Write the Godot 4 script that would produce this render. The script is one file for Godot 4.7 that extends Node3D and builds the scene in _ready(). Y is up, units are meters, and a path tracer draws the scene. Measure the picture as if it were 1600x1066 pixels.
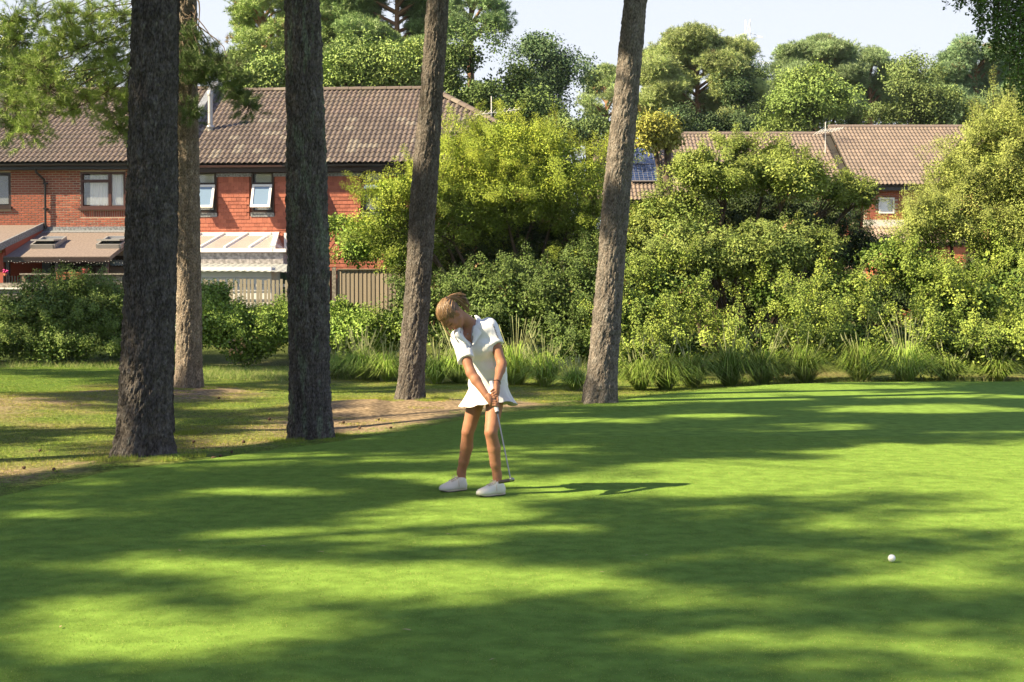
extends Node3D
# A golfer putting on a shaded green in front of brick houses and a bank of shrubs. x is right, -z is away from the camera, metres.

const FOCAL := 2222.0          # focal length in pixels of the 1600 x 1066 photograph
const EYE := 1.47              # camera height
const TILT := 0.02834          # the camera looks down by this angle
const SUN_EL := 38.5
const SUN_AZ := 19.0
var rng := RandomNumberGenerator.new()
var M := {}
var counts := {}
var noise := FastNoiseLite.new()
var cells := FastNoiseLite.new()
var cell_tone := FastNoiseLite.new()
var green_edge: Array[Vector2] = [Vector2(-9.0, 9.0), Vector2(-7.6, 2.0), Vector2(-6.2, -4.0), Vector2(-5.0, -8.0), Vector2(-3.86, -10.68), Vector2(-3.44, -12.29), Vector2(-2.92, -12.93), Vector2(-2.28, -14.05), Vector2(-1.91, -14.62), Vector2(-1.55, -15.31), Vector2(-1.1, -16.22), Vector2(-0.77, -17.16), Vector2(-0.62, -17.63), Vector2(-0.21, -18.53), Vector2(0.9, -19.89), Vector2(1.93, -21.46), Vector2(3.13, -23.14), Vector2(4.46, -24.72), Vector2(6.37, -25.7), Vector2(9.26, -25.9), Vector2(16.0, -25.0), Vector2(24.0, -21.0), Vector2(30.0, -12.0)]


func _ready() -> void:
	rng.seed = 7
	var cam := Camera3D.new()
	cam.name = "camera"
	cam.position = Vector3(0, EYE, 0)
	cam.rotation.x = -TILT
	cam.fov = rad_to_deg(2.0 * atan(533.0 / FOCAL))
	cam.near = 0.1
	cam.far = 1500.0
	add_child(cam)
	var sky_mat := ProceduralSkyMaterial.new()
	sky_mat.sky_top_color = Color(0.24, 0.46, 0.84)
	sky_mat.sky_horizon_color = Color(0.95, 0.972, 1.0)
	sky_mat.sky_curve = 1.0
	sky_mat.sky_energy_multiplier = 0.61
	sky_mat.ground_bottom_color = Color(0.25, 0.27, 0.2)
	sky_mat.ground_horizon_color = Color(0.8, 0.83, 0.85)
	sky_mat.sun_angle_max = 12.0
	var sky := Sky.new()
	sky.sky_material = sky_mat
	var env := Environment.new()
	env.background_mode = Environment.BG_SKY
	env.sky = sky
	env.tonemap_mode = Environment.TONE_MAPPER_LINEAR
	env.tonemap_exposure = 3.35
	env.sdfgi_enabled = true
	env.ssao_enabled = true
	env.ssil_enabled = true
	env.fog_enabled = true
	env.fog_density = 0.00012
	env.fog_light_color = Color(0.86, 0.92, 1.0)
	var we := WorldEnvironment.new()
	we.name = "environment"
	we.environment = env
	add_child(we)
	var sun := DirectionalLight3D.new()
	sun.name = "sun"
	sun.light_energy = 1.6
	sun.light_color = Color(1.0, 0.91, 0.74)
	sun.light_angular_distance = 0.6
	sun.shadow_enabled = true
	var e := deg_to_rad(SUN_EL)
	var a := deg_to_rad(SUN_AZ)
	add_child(sun)
	sun.look_at_from_position(Vector3.ZERO, Vector3(cos(e) * cos(a), -sin(e), -cos(e) * sin(a)), Vector3.UP)
	noise.seed = 11
	noise.noise_type = FastNoiseLite.TYPE_SIMPLEX_SMOOTH
	noise.frequency = 1.0
	noise.fractal_octaves = 3
	cells.seed = 5
	cells.noise_type = FastNoiseLite.TYPE_CELLULAR
	cells.frequency = 1.0
	cells.fractal_type = FastNoiseLite.FRACTAL_NONE
	cells.cellular_return_type = FastNoiseLite.RETURN_DISTANCE2_SUB
	cell_tone.seed = 5
	cell_tone.noise_type = FastNoiseLite.TYPE_CELLULAR
	cell_tone.frequency = 1.0
	cell_tone.fractal_type = FastNoiseLite.FRACTAL_NONE
	cell_tone.cellular_return_type = FastNoiseLite.RETURN_CELL_VALUE
	materials()
	build_ground()
	build_brick_house()
	build_tile_house()
	build_garden_buildings()
	build_far_houses()
	build_fences()
	build_pines()
	build_far_trees()
	build_shrubs()
	build_tussocks()
	build_birch()
	build_litter()
	build_golfer()
	build_putter()
	build_ball()


# ---------------------------------------------------------------- helpers
func at(px: float, py: float, d: float) -> Vector3:
	var cx := (px - 800.0) / FOCAL
	var cy := (533.0 - py) / FOCAL
	var dy := cy * cos(TILT) - sin(TILT)
	var dz := cos(TILT) + cy * sin(TILT)
	return Vector3(cx * d / dz, EYE + dy * d / dz, -d)


class MB:
	var v := PackedVector3Array()
	var n := PackedVector3Array()
	var c := PackedColorArray()
	var u := PackedVector2Array()
	var i := PackedInt32Array()
	var col := Color.WHITE

	func vert(p: Vector3, nn: Vector3, uv := Vector2.ZERO) -> int:
		v.append(p)
		n.append(nn)
		c.append(col)
		u.append(uv)
		return v.size() - 1

	func face(a: int, b: int, d: int) -> void:   # a, b, d counter-clockwise from outside
		i.append(a)
		i.append(d)
		i.append(b)

	func tri(a: Vector3, b: Vector3, d: Vector3) -> void:
		var nn := (b - a).cross(d - a).normalized()
		var k := vert(a, nn)
		vert(b, nn)
		vert(d, nn)
		face(k, k + 1, k + 2)

	func quad(a: Vector3, b: Vector3, d: Vector3, e: Vector3) -> void:
		var nn := (b - a).cross(d - a).normalized()
		var k := vert(a, nn, Vector2(0, 1))
		vert(b, nn, Vector2(1, 1))
		vert(d, nn, Vector2(1, 0))
		vert(e, nn, Vector2(0, 0))
		face(k, k + 1, k + 2)
		face(k, k + 2, k + 3)

	func box(o: Vector3, s: Vector3, b := Basis.IDENTITY) -> void:
		var x := b.x * s.x * 0.5
		var y := b.y * s.y * 0.5
		var z := b.z * s.z * 0.5
		quad(o - x - y + z, o + x - y + z, o + x + y + z, o - x + y + z)
		quad(o + x - y - z, o - x - y - z, o - x + y - z, o + x + y - z)
		quad(o + x - y + z, o + x - y - z, o + x + y - z, o + x + y + z)
		quad(o - x - y - z, o - x - y + z, o - x + y + z, o - x + y - z)
		quad(o - x + y + z, o + x + y + z, o + x + y - z, o - x + y - z)
		quad(o - x - y - z, o + x - y - z, o + x - y + z, o - x - y + z)

	func span(a: Vector3, b: Vector3) -> void:    # a box from corner to corner
		box((a + b) * 0.5, (b - a).abs())

	func beam(a: Vector3, b: Vector3, w: float, h: float) -> void:   # a square bar between two points
		var y := (b - a).normalized()
		var x := y.cross(Vector3(0.1, 0.2, 1)).normalized() if absf(y.z) < 0.95 else y.cross(Vector3.UP).normalized()
		box((a + b) * 0.5, Vector3(w, a.distance_to(b), h), Basis(x, y, x.cross(y)))

	func tube(pts: Array, radii: Array, sides := 8, cap := true) -> void:
		var start := v.size()
		var x := Vector3.RIGHT
		var count := pts.size()
		for k in count:
			var d: Vector3 = (pts[mini(k + 1, count - 1)] - pts[maxi(k - 1, 0)]).normalized()
			x = (x - d * x.dot(d))
			if x.length() < 0.1:
				x = Vector3.FORWARD - d * d.z * -1.0
			x = x.normalized()
			var y := d.cross(x)
			for s in sides:
				var w := TAU * s / sides
				var r := x * cos(w) + y * sin(w)
				vert(pts[k] + r * radii[k], r)
		for k in count - 1:
			for s in sides:
				var t := (s + 1) % sides
				var p := start + k * sides
				face(p + s, p + t, p + sides + t)
				face(p + s, p + sides + t, p + sides + s)
		if cap:
			for k in [0, count - 1]:
				var d: Vector3 = (pts[0] - pts[1]).normalized() if k == 0 else (pts[count - 1] - pts[count - 2]).normalized()
				var o := vert(pts[k], d)
				for s in sides:
					vert(v[start + k * sides + s], d)
				for s in sides:
					if k == 0:
						face(o, o + 1 + (s + 1) % sides, o + 1 + s)
					else:
						face(o, o + 1 + s, o + 1 + (s + 1) % sides)

	func rows(lines: Array, closed := false) -> void:      # a smooth sheet through lines of points
		var start := v.size()
		var w: int = lines[0].size()
		for l in lines:
			for p in l:
				vert(p, Vector3.ZERO)
		var across := w if closed else w - 1
		for r in lines.size() - 1:
			for s in across:
				var p := start + r * w
				var t := (s + 1) % w
				face(p + s, p + t, p + w + t)
				face(p + s, p + w + t, p + w + s)
		smooth(start)

	func smooth(from := 0) -> void:
		for k in range(from, v.size()):
			n[k] = Vector3.ZERO
		for k in range(0, i.size(), 3):
			if i[k] >= from:
				var nn := (v[i[k + 2]] - v[i[k]]).cross(v[i[k + 1]] - v[i[k]])
				n[i[k]] += nn
				n[i[k + 1]] += nn
				n[i[k + 2]] += nn
		for k in range(from, v.size()):
			n[k] = n[k].normalized() if n[k].length_squared() > 1e-20 else Vector3.UP

	func ball(o: Vector3, r: Vector3, sides := 12, b := Basis.IDENTITY) -> void:
		var lines := []
		var half := maxi(4, sides / 2)
		for k in half + 1:
			var line := PackedVector3Array()
			var f := PI * k / half
			for s in sides:
				var w := TAU * s / sides
				line.append(o + b * Vector3(r.x * sin(f) * cos(w), -r.y * cos(f), -r.z * sin(f) * sin(w)))
			lines.append(line)
		rows(lines, true)

	func lathe(o: Vector3, profile: Array, sides := 16) -> void:    # profile of (radius, height), from below upwards
		var lines := []
		for p in profile:
			var line := PackedVector3Array()
			for s in sides:
				var w := -TAU * s / sides
				line.append(o + Vector3(p.x * cos(w), p.y, p.x * sin(w)))
			lines.append(line)
		rows(lines, true)

	func done() -> ArrayMesh:
		var m := ArrayMesh.new()
		var a := []
		a.resize(Mesh.ARRAY_MAX)
		a[Mesh.ARRAY_VERTEX] = v
		a[Mesh.ARRAY_NORMAL] = n
		a[Mesh.ARRAY_COLOR] = c
		a[Mesh.ARRAY_TEX_UV] = u
		a[Mesh.ARRAY_INDEX] = i
		m.add_surface_from_arrays(Mesh.PRIMITIVE_TRIANGLES, a)
		return m


func numbered(parent: Node, called: String) -> String:
	var key := str(parent.get_instance_id()) + called
	var k: int = counts.get(key, 0)
	counts[key] = k + 1
	return called if k == 0 else "%s_%03d" % [called, k]


func thing(called: String, label: String, category: String, where := Vector3.ZERO, group := "") -> Node3D:
	var o := Node3D.new()
	o.name = numbered(self, called)
	add_child(o)
	o.position = where
	return tag(o, label, category, group)


func tag(o: Node3D, label: String, category: String, group := "") -> Node3D:
	o.set_meta("label", label)
	o.set_meta("category", category)
	if group:
		o.set_meta("group", group)
	return o


func part(parent: Node3D, called: String, shape, m: Material) -> MeshInstance3D:
	var o := MeshInstance3D.new()
	o.name = numbered(parent, called)
	o.mesh = shape.done() if shape is MB else shape
	o.material_override = m
	parent.add_child(o)
	return o


func structure(called: String, shape, m: Material) -> MeshInstance3D:
	var o := part(self, called, shape, m)
	o.set_meta("kind", "structure")
	return o


func many(parent: Node3D, called: String, mesh: Mesh, where: Array, tints: Array, m: Material) -> MultiMeshInstance3D:
	var mm := MultiMesh.new()
	mm.transform_format = MultiMesh.TRANSFORM_3D
	mm.use_colors = tints.size() > 0
	mm.mesh = mesh
	mm.instance_count = where.size()
	for k in where.size():
		mm.set_instance_transform(k, where[k])
		if tints.size() > 0:
			mm.set_instance_color(k, tints[k])
	var o := MultiMeshInstance3D.new()
	o.name = numbered(parent, called)
	o.multimesh = mm
	o.material_override = m
	o.set_meta("kind", "stuff")
	parent.add_child(o)
	return o


func any_way() -> Vector3:
	while true:
		var p := Vector3(rng.randf_range(-1, 1), rng.randf_range(-1, 1), rng.randf_range(-1, 1))
		if p.length_squared() < 1.0 and p.length_squared() > 0.01:
			return p.normalized()
	return Vector3.UP


func aimed(y: Vector3, spin: float) -> Basis:
	y = y.normalized()
	var x := y.cross(Vector3.FORWARD if absf(y.z) < 0.9 else Vector3.RIGHT).normalized().rotated(y, spin)
	return Basis(x, y, x.cross(y))


# ---------------------------------------------------------------- materials
func paint(called: String, c: Color, rough := 0.8, metal := 0.0) -> StandardMaterial3D:
	var m := StandardMaterial3D.new()
	m.resource_name = called
	m.albedo_color = c.linear_to_srgb()
	m.roughness = rough
	m.metallic = metal
	M[called] = m
	return m


func grain(seed_: int, freq: float, low: float, high: float, size := 512, kind := FastNoiseLite.TYPE_SIMPLEX_SMOOTH, octaves := 4) -> NoiseTexture2D:
	var f := FastNoiseLite.new()
	f.seed = seed_
	f.noise_type = kind
	f.frequency = freq
	f.fractal_octaves = octaves
	var t := NoiseTexture2D.new()
	t.width = size
	t.height = size
	t.seamless = true
	t.noise = f
	var g := Gradient.new()
	g.set_color(0, Color(low, low, low))
	g.set_color(1, Color(high, high, high))
	t.color_ramp = g
	return t


func mottle(m: StandardMaterial3D, tex: Texture2D, scale: float, relief: Texture2D = null, depth := 0.0) -> StandardMaterial3D:
	m.albedo_texture = tex
	m.uv1_triplanar = true
	m.uv1_world_triplanar = true
	m.uv1_scale = Vector3.ONE * scale
	if relief:
		m.heightmap_enabled = true
		m.heightmap_texture = relief
		m.heightmap_scale = depth
	return m


func leafy(called: String, c: Color, rough := 0.5, through := 0.5) -> StandardMaterial3D:
	var m := paint(called, c, rough)
	m.vertex_color_use_as_albedo = true
	m.metallic_specular = 0.4
	m.backlight = Color(through, through, through)
	return m


func materials() -> void:
	var fine := grain(1, 0.05, 0.55, 1.0)
	var rough := grain(2, 0.02, 0.5, 1.0)
	var speck := grain(3, 0.22, 0.35, 1.0, 512, FastNoiseLite.TYPE_SIMPLEX_SMOOTH, 2)
	var m := paint("turf", Color(0.178, 0.30, 0.056), 0.9)
	mottle(m, grain(4, 0.012, 0.76, 1.0, 1024, FastNoiseLite.TYPE_SIMPLEX_SMOOTH, 7), 0.4, speck, 0.15)
	m.metallic_specular = 0.12
	m = paint("soil", Color(1, 1, 1), 0.95)
	m.vertex_color_use_as_albedo = true
	mottle(m, grain(6, 0.02, 0.45, 1.0, 1024, FastNoiseLite.TYPE_SIMPLEX_SMOOTH, 7), 0.5, speck, 2.0)
	m.metallic_specular = 0.2
	m = leafy("blade", Color(1, 1, 1), 0.65, 0.5)
	m.metallic_specular = 0.15
	leafy("leaf", Color(1, 1, 1), 0.55, 0.28).metallic_specular = 0.28
	leafy("needle", Color(1, 1, 1), 0.5, 0.45)
	m = paint("bark", Color(1, 1, 1), 0.95)
	m.vertex_color_use_as_albedo = true
	mottle(m, grain(21, 0.05, 0.38, 1.0, 512, FastNoiseLite.TYPE_SIMPLEX_SMOOTH, 5), 1.0, grain(22, 0.06, 0.0, 1.0, 512, FastNoiseLite.TYPE_SIMPLEX_SMOOTH, 4), 2.2)
	m.uv1_scale = Vector3(1.9, 0.75, 1.9)
	m.metallic_specular = 0.2
	m = paint("twig", Color(0.13, 0.095, 0.07), 0.9)
	mottle(m, fine, 4.0)
	m = paint("brick", Color(1, 1, 1), 0.85)
	m.vertex_color_use_as_albedo = true
	mottle(m, fine, 5.0, speck, 0.2)
	m = paint("mortar", Color(0.72, 0.60, 0.48), 0.95)
	mottle(m, fine, 4.0)
	m = paint("tile", Color(1, 1, 1), 0.8)
	m.vertex_color_use_as_albedo = true
	mottle(m, fine, 3.0, speck, 0.3)
	m = paint("underlay", Color(0.03, 0.028, 0.026), 0.95)
	paint("dark_trim", Color(0.025, 0.014, 0.013), 0.35)
	paint("brown_trim", Color(0.065, 0.026, 0.024), 0.4)
	paint("black_plastic", Color(0.012, 0.012, 0.013), 0.35)
	m = paint("lead", Color(0.34, 0.37, 0.42), 0.5)
	mottle(m, rough, 1.2)
	m = paint("felt", Color(0.225, 0.18, 0.165), 0.95)
	mottle(m, grain(8, 0.03, 0.7, 1.0, 512), 0.8, speck, 0.3)
	m = paint("white_plastic", Color(0.78, 0.78, 0.78), 0.35)
	m = paint("grey_render", Color(0.52, 0.50, 0.53), 0.8)
	mottle(m, rough, 0.7)
	m = paint("zinc", Color(0.56, 0.60, 0.60), 0.45, 0.1)
	mottle(m, rough, 0.9)
	m = paint("green_sheet", Color(0.04, 0.085, 0.07), 0.5)
	m = paint("steel", Color(0.24, 0.245, 0.265), 0.3, 1.0)
	m = paint("galvanised", Color(0.36, 0.36, 0.38), 0.5, 0.6)
	m = paint("old_wood", Color(1, 1, 1), 0.9)
	m.vertex_color_use_as_albedo = true
	mottle(m, fine, 2.5)
	m = paint("concrete", Color(0.40, 0.37, 0.33), 0.9)
	mottle(m, rough, 1.0)
	m = paint("interior", Color(0.12, 0.11, 0.10), 0.95)
	m = paint("curtain", Color(0.78, 0.78, 0.76), 0.9)
	m.backlight = Color(0.7, 0.7, 0.7)
	m = paint("glass", Color(0.9, 0.95, 1.0, 0.12), 0.02)
	m.albedo_color = Color(0.9, 0.95, 1.0, 0.12)
	m.transparency = BaseMaterial3D.TRANSPARENCY_ALPHA
	m.metallic_specular = 0.7
	m = paint("sky_glass", Color(0.16, 0.24, 0.36), 0.04)
	m.metallic_specular = 1.0
	m = paint("solar_cell", Color(0.015, 0.03, 0.09), 0.12)
	m.metallic_specular = 0.8
	m = paint("terracotta", Color(0.35, 0.12, 0.06), 0.8)
	paint("pink_petal", Color(0.75, 0.05, 0.28), 0.6)
	paint("red_plastic", Color(0.45, 0.03, 0.05), 0.5)
	m = paint("skin", Color(1, 1, 1), 0.56)
	m.vertex_color_use_as_albedo = true
	m.metallic_specular = 0.35
	m.subsurf_scatter_enabled = true
	m.subsurf_scatter_strength = 0.12
	m = paint("hair", Color(1, 1, 1), 0.42)
	m.vertex_color_use_as_albedo = true
	m.metallic_specular = 0.5
	m = paint("polo", Color(0.70, 0.715, 0.745), 0.85)
	m.rim_enabled = true
	m.rim = 0.3
	m.heightmap_enabled = true
	m.heightmap_texture = speck
	m.heightmap_scale = 0.05
	m.uv1_triplanar = true
	m.uv1_scale = Vector3.ONE * 30.0
	m = paint("skirt", Color(0.60, 0.59, 0.585), 0.8)
	m.rim_enabled = true
	m.rim = 0.3
	paint("shoe_leather", Color(0.58, 0.575, 0.565), 0.45)
	paint("shoe_sole", Color(0.50, 0.46, 0.40), 0.6)
	paint("sole_rubber", Color(0.10, 0.09, 0.085), 0.7)
	paint("lace", Color(0.40, 0.37, 0.33), 0.8)
	paint("ink", Color(0.03, 0.035, 0.06), 0.6)
	paint("grip_white", Color(0.8, 0.79, 0.78), 0.55)
	m = paint("dark_metal", Color(0.10, 0.085, 0.085), 0.3, 0.9)
	paint("ball_white", Color(0.82, 0.82, 0.82), 0.25).clearcoat_enabled = true
	m = paint("pale_pane", Color(0.86, 0.84, 0.82, 0.5), 0.1)
	m.albedo_color = Color(0.9, 0.88, 0.87, 0.5)  # pinkish white imitates the wall reflected in the panes
	m.transparency = BaseMaterial3D.TRANSPARENCY_ALPHA
	paint("piping", Color(0.28, 0.31, 0.36), 0.7)
	paint("aerial", Color(0.62, 0.63, 0.64), 0.4)  # gleam of galvanised metal is put into this flat pale colour
	paint("pine_cone", Color(0.075, 0.045, 0.03), 0.9)
	paint("dead_leaf", Color(0.30, 0.24, 0.12), 0.8)
	paint("flower_white", Color(0.75, 0.75, 0.72), 0.7)
	paint("bulb_glass", Color(0.85, 0.85, 0.82), 0.2)


# ---------------------------------------------------------------- ground
func edge_distance(x: float, z: float) -> float:      # metres outside the edge of the green; negative on it
	var p := Vector2(x, z)
	var best := 1e9
	var sign := 1.0
	for k in green_edge.size() - 1:
		var a := green_edge[k]
		var b := green_edge[k + 1]
		var ab := b - a
		var t := clampf((p - a).dot(ab) / ab.length_squared(), 0.0, 1.0)
		var q := a + ab * t
		var d := p.distance_to(q)
		if d < best:
			best = d
			sign = -1.0 if ab.cross(p - a) > 0.0 else 1.0
	return best * sign


func green_height(x: float, z: float) -> float:
	return 0.012 * noise.get_noise_2d(x * 0.12, z * 0.12)


func land(x: float, z: float) -> float:
	var s := edge_distance(x, z) if z > -60.0 and absf(x) < 60.0 else 50.0
	if s < 0.0:
		return green_height(x, z) - 0.035
	var y := -0.035 - 0.10 * smoothstep(0.0, 1.6, s) + 0.035 * noise.get_noise_2d(x * 0.25, z * 0.25) * smoothstep(0.0, 1.0, s)
	var back := -29.5 if x > 3.0 else -29.5 - 6.0 * smoothstep(3.0, -6.0, x)
	y += 0.85 * smoothstep(back, back - 7.0, z)
	for m in [[-1.45, -21.0, 0.16, 1.6], [-5.45, -24.0, 0.15, 1.5], [1.25, -20.6, 0.07, 1.0], [-3.5, -13.5, 0.10, 1.0], [-2.2, -15.5, 0.05, 0.9], [-9.0, -21.5, 0.12, 2.4]]:
		var d2: float = (x - m[0]) ** 2 + (z - m[1]) ** 2
		y += m[2] * exp(-d2 / (m[3] * m[3])) * smoothstep(0.0, 0.6, s)
	return y


func soil_colour(x: float, z: float) -> Color:
	var grass := Color(0.19, 0.28, 0.06)
	var dry := Color(0.36, 0.32, 0.14)
	var dirt := Color(0.44, 0.335, 0.23)
	var n1 := noise.get_noise_2d(x * 0.35 + 9.0, z * 0.35)
	var n2 := noise.get_noise_2d(x * 1.6, z * 1.6 + 40.0)
	var c := grass.lerp(dry, clampf(0.22 + n1 * 0.9 + n2 * 0.4, 0.0, 1.0))
	var bare := 0.0
	for m in [[-1.0, -20.6, 2.0, 1.9], [-5.4, -23.6, 1.2, 1.3], [-3.2, -13.6, 0.7, 0.8], [-4.9, -12.6, 0.8, 1.6], [-8.4, -21.2, 0.9, 2.6], [-1.75, -18.2, 1.7, 1.5], [-2.2, -20.5, 1.0, 1.3], [1.1, -20.7, 0.8, 1.2], [-6.9, -24.5, 1.0, 1.0], [-3.6, -15.4, 0.7, 1.3]]:
		var d2: float = (x - m[0]) ** 2 + ((z - m[1]) * 0.9) ** 2
		bare = maxf(bare, m[2] * exp(-d2 / (m[3] * m[3])))
	var s := edge_distance(x, z) if z > -30.0 and z < 8.0 else 9.0
	c = c.lerp(Color(0.17, 0.26, 0.05), 0.8 * smoothstep(1.3, 0.3, s + n2 * 0.5))
	bare *= smoothstep(0.15, 0.9, s + n2 * 0.3)
	c = c.lerp(dirt, clampf((bare + n2 * 0.35 - 0.25) * 1.5, 0.0, 0.95))
	c = c.lerp(Color(0.15, 0.27, 0.04), 0.9 * smoothstep(-7.0, -8.5, x + n1) * smoothstep(-24.0, -25.0, z + n2 * 0.6))
	if z < -34.6:
		c = c.lerp(Color(0.06, 0.07, 0.03), 0.6)
	return c


func build_ground() -> void:
	var g := MB.new()
	var xs: Array[float] = []
	var zs: Array[float] = []
	for k in [-420, -330, -250, -140, -90, -65, -50, -42, -36, -32]:
		xs.append(k)
	var x := -30.0
	while x < 20.0:
		xs.append(x)
		x += 0.3 if x > -11.0 and x < 6.0 else 0.8
	for k in [20, 23, 26, 30, 36, 45, 60, 90, 140, 250, 330, 420]:
		xs.append(k)
	for k in [-520, -430, -300, -180, -120, -90, -75, -65, -58, -53]:
		zs.append(k)
	var z := -50.0
	while z < 8.0:
		zs.append(z)
		z += 0.3 if z > -31.0 and z < -9.0 else 0.8
	for k in [8, 12, 18, 26, 40, 70, 110, 160]:
		zs.append(k)
	for zz in zs:
		for xx in xs:
			g.col = soil_colour(xx, zz)
			g.vert(Vector3(xx, land(xx, zz), zz), Vector3.UP)
	var w := xs.size()
	for r in zs.size() - 1:
		for s in w - 1:
			var p := r * w + s
			g.face(p, p + w, p + w + 1)
			g.face(p, p + w + 1, p + 1)
	g.smooth()
	structure("ground", g, M.soil)
	# the putting green: a sheet of its own, rows across from the left edge
	var t := MB.new()
	var lines := []
	var rowz := -25.86
	while rowz < 7.0:
		var left := -7.0
		for k in green_edge.size() - 1:
			var a := green_edge[k]
			var b := green_edge[k + 1]
			if k < 19 and (a.y - rowz) * (b.y - rowz) <= 0.0 and a.y != b.y:
				left = lerpf(a.x, b.x, (rowz - a.y) / (b.y - a.y))
		var right := 26.0 if rowz > -22.0 else lerpf(9.3, 22.3, clampf((rowz + 25.9) / 4.0, 0.0, 1.0))
		var line := PackedVector3Array()
		for s in 65:
			var f := s / 64.0
			var xx := lerpf(left, right, f * f * 0.4 + f * 0.6)
			line.append(Vector3(xx, green_height(xx, rowz), rowz))
		lines.append(line)
		rowz += 0.12 if rowz < -18.0 else 0.3
	lines.reverse()
	t.rows(lines)
	structure("putting_green", t, M.turf)
	build_blades()


func blade_patch(size: float, count: int, low: float, high: float, width: float, lean: float, tones: Array) -> ArrayMesh:
	var b := MB.new()
	for k in count:
		var p := Vector3(rng.randf_range(-size, size) * 0.5, 0, rng.randf_range(-size, size) * 0.5)
		var h := rng.randf_range(low, high)
		var w := rng.randf() * TAU
		var across := Vector3(cos(w), 0, sin(w)) * width * 0.5
		var tip := p + Vector3(rng.randf_range(-lean, lean), 1.0, rng.randf_range(-lean, lean)).normalized() * h
		var tone: Color = tones[rng.randi() % tones.size()]
		b.col = tone * rng.randf_range(0.8, 1.2)
		b.tri(p - across, p + across, tip)
	return b.done()


func build_blades() -> void:
	var tones := [Color(0.19, 0.315, 0.057), Color(0.17, 0.29, 0.052), Color(0.22, 0.33, 0.066), Color(0.145, 0.265, 0.05), Color(0.32, 0.36, 0.12)]
	var kinds := []
	for k in 3:
		kinds.append(blade_patch(0.34, 1100, 0.003, 0.008, 0.0022, 1.3, tones))
	var where := [[], [], []]
	var tint := [[], [], []]
	var z := -4.7
	while z > -26.5:
		var half := -z * 0.372 + 0.3
		var x := -half
		while x < half:
			var s := edge_distance(x, z)
			if s < 0.14 and (z > -15.5 or s > -1.2):
				var k := rng.randi() % 3
				var y := green_height(x, z) - smoothstep(-0.05, 0.15, s) * 0.03
				where[k].append(Transform3D(Basis(Vector3.UP, (rng.randi() % 4) * PI / 2), Vector3(x, y, z)))
				var f := 1.0 + 0.12 * noise.get_noise_2d(x * 0.5, z * 0.5) + 0.06 * noise.get_noise_2d(x * 2.0, z * 2.0)
				tint[k].append(Color(f * 1.02, f, f))
			x += 0.31
		z -= 0.31
	var mown := thing("putting_grass", "close-mown grass blades of the putting green", "grass")
	mown.set_meta("kind", "stuff")
	for k in 3:
		many(mown, "grass_blades", kinds[k], where[k], tint[k], M.blade)
	# the collar and the rough to the left and behind
	var rough_tones := [Color(0.19, 0.28, 0.045), Color(0.24, 0.32, 0.055), Color(0.33, 0.33, 0.11), Color(0.15, 0.25, 0.04), Color(0.20, 0.30, 0.05)]
	var rough_kinds := []
	for k in 3:
		rough_kinds.append(blade_patch(0.5, 460, 0.010, 0.030, 0.005, 0.9, rough_tones))
	where = [[], [], []]
	tint = [[], [], []]
	z = -9.0
	while z > -35.0:
		var half := -z * 0.375 + 0.5
		var x := -half
		while x < half:
			var s := edge_distance(x, z)
			var c := soil_colour(x, z)
			var bare := c.r > 0.25 and c.g < c.r * 0.8
			if s > -0.22 and (not bare or rng.randf() < 0.15) and z > (-36.0 if x < 3.0 else -30.0):
				var k := rng.randi() % 3
				var size := 0.42 if s < 0.4 else 0.6 if s < 1.2 else rng.randf_range(0.7, 1.2)
				where[k].append(Transform3D(Basis(Vector3.UP, rng.randf() * TAU).scaled(Vector3(1, size, 1)), Vector3(x + rng.randf_range(-0.1, 0.1), (land(x, z) if s > 0.0 else green_height(x, z)) - 0.003, z)))
				var f := rng.randf_range(0.9, 1.1)
				tint[k].append(Color(f * 0.8, f * 0.98, f * 0.9) if s < 0.7 else Color(f * (0.75 + c.r * 1.3), f, f))
			x += 0.42
		z -= 0.42
	var rough := thing("rough_grass", "longer rough grass round the trees and along the edge of the green", "grass")
	rough.set_meta("kind", "stuff")
	for f in [[-3.5, -13.5, 0.42], [-2.2, -15.5, 0.32], [-5.42, -24.0, 0.36], [-1.45, -21.0, 0.34], [1.25, -20.6, 0.36], [-4.2, -17.2, 0.28]]:
		for q in 9:      # longer grass where the mower does not reach, round the feet of the trunks
			var w := rng.randf() * TAU
			var x: float = f[0] + cos(w) * f[2] * 1.15
			var zz: float = f[1] + sin(w) * f[2] * 1.15
			where[q % 3].append(Transform3D(Basis(Vector3.UP, w).scaled(Vector3(0.5, rng.randf_range(1.0, 2.6), 0.5)), Vector3(x, land(x, zz) - 0.005, zz)))
			tint[q % 3].append(Color(1.05, 1.0, 0.95))
	for k in 3:
		many(rough, "grass_blades", rough_kinds[k], where[k], tint[k], M.blade)


# ---------------------------------------------------------------- houses
func px(p: float, d: float) -> float:
	return (p - 800.0) / FOCAL * d


func py(p: float, d: float) -> float:
	return EYE + (470.0 - p) / FOCAL * d


func turned(h: Node3D) -> Node3D:      # the terrace stands turned a few degrees towards the sun
	var r := Basis(Vector3.UP, deg_to_rad(-4.0))
	var pivot := Vector3(-8.0, 0, -45.0)
	h.transform = Transform3D(r, pivot - r * (pivot - h.position))
	return h


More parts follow.
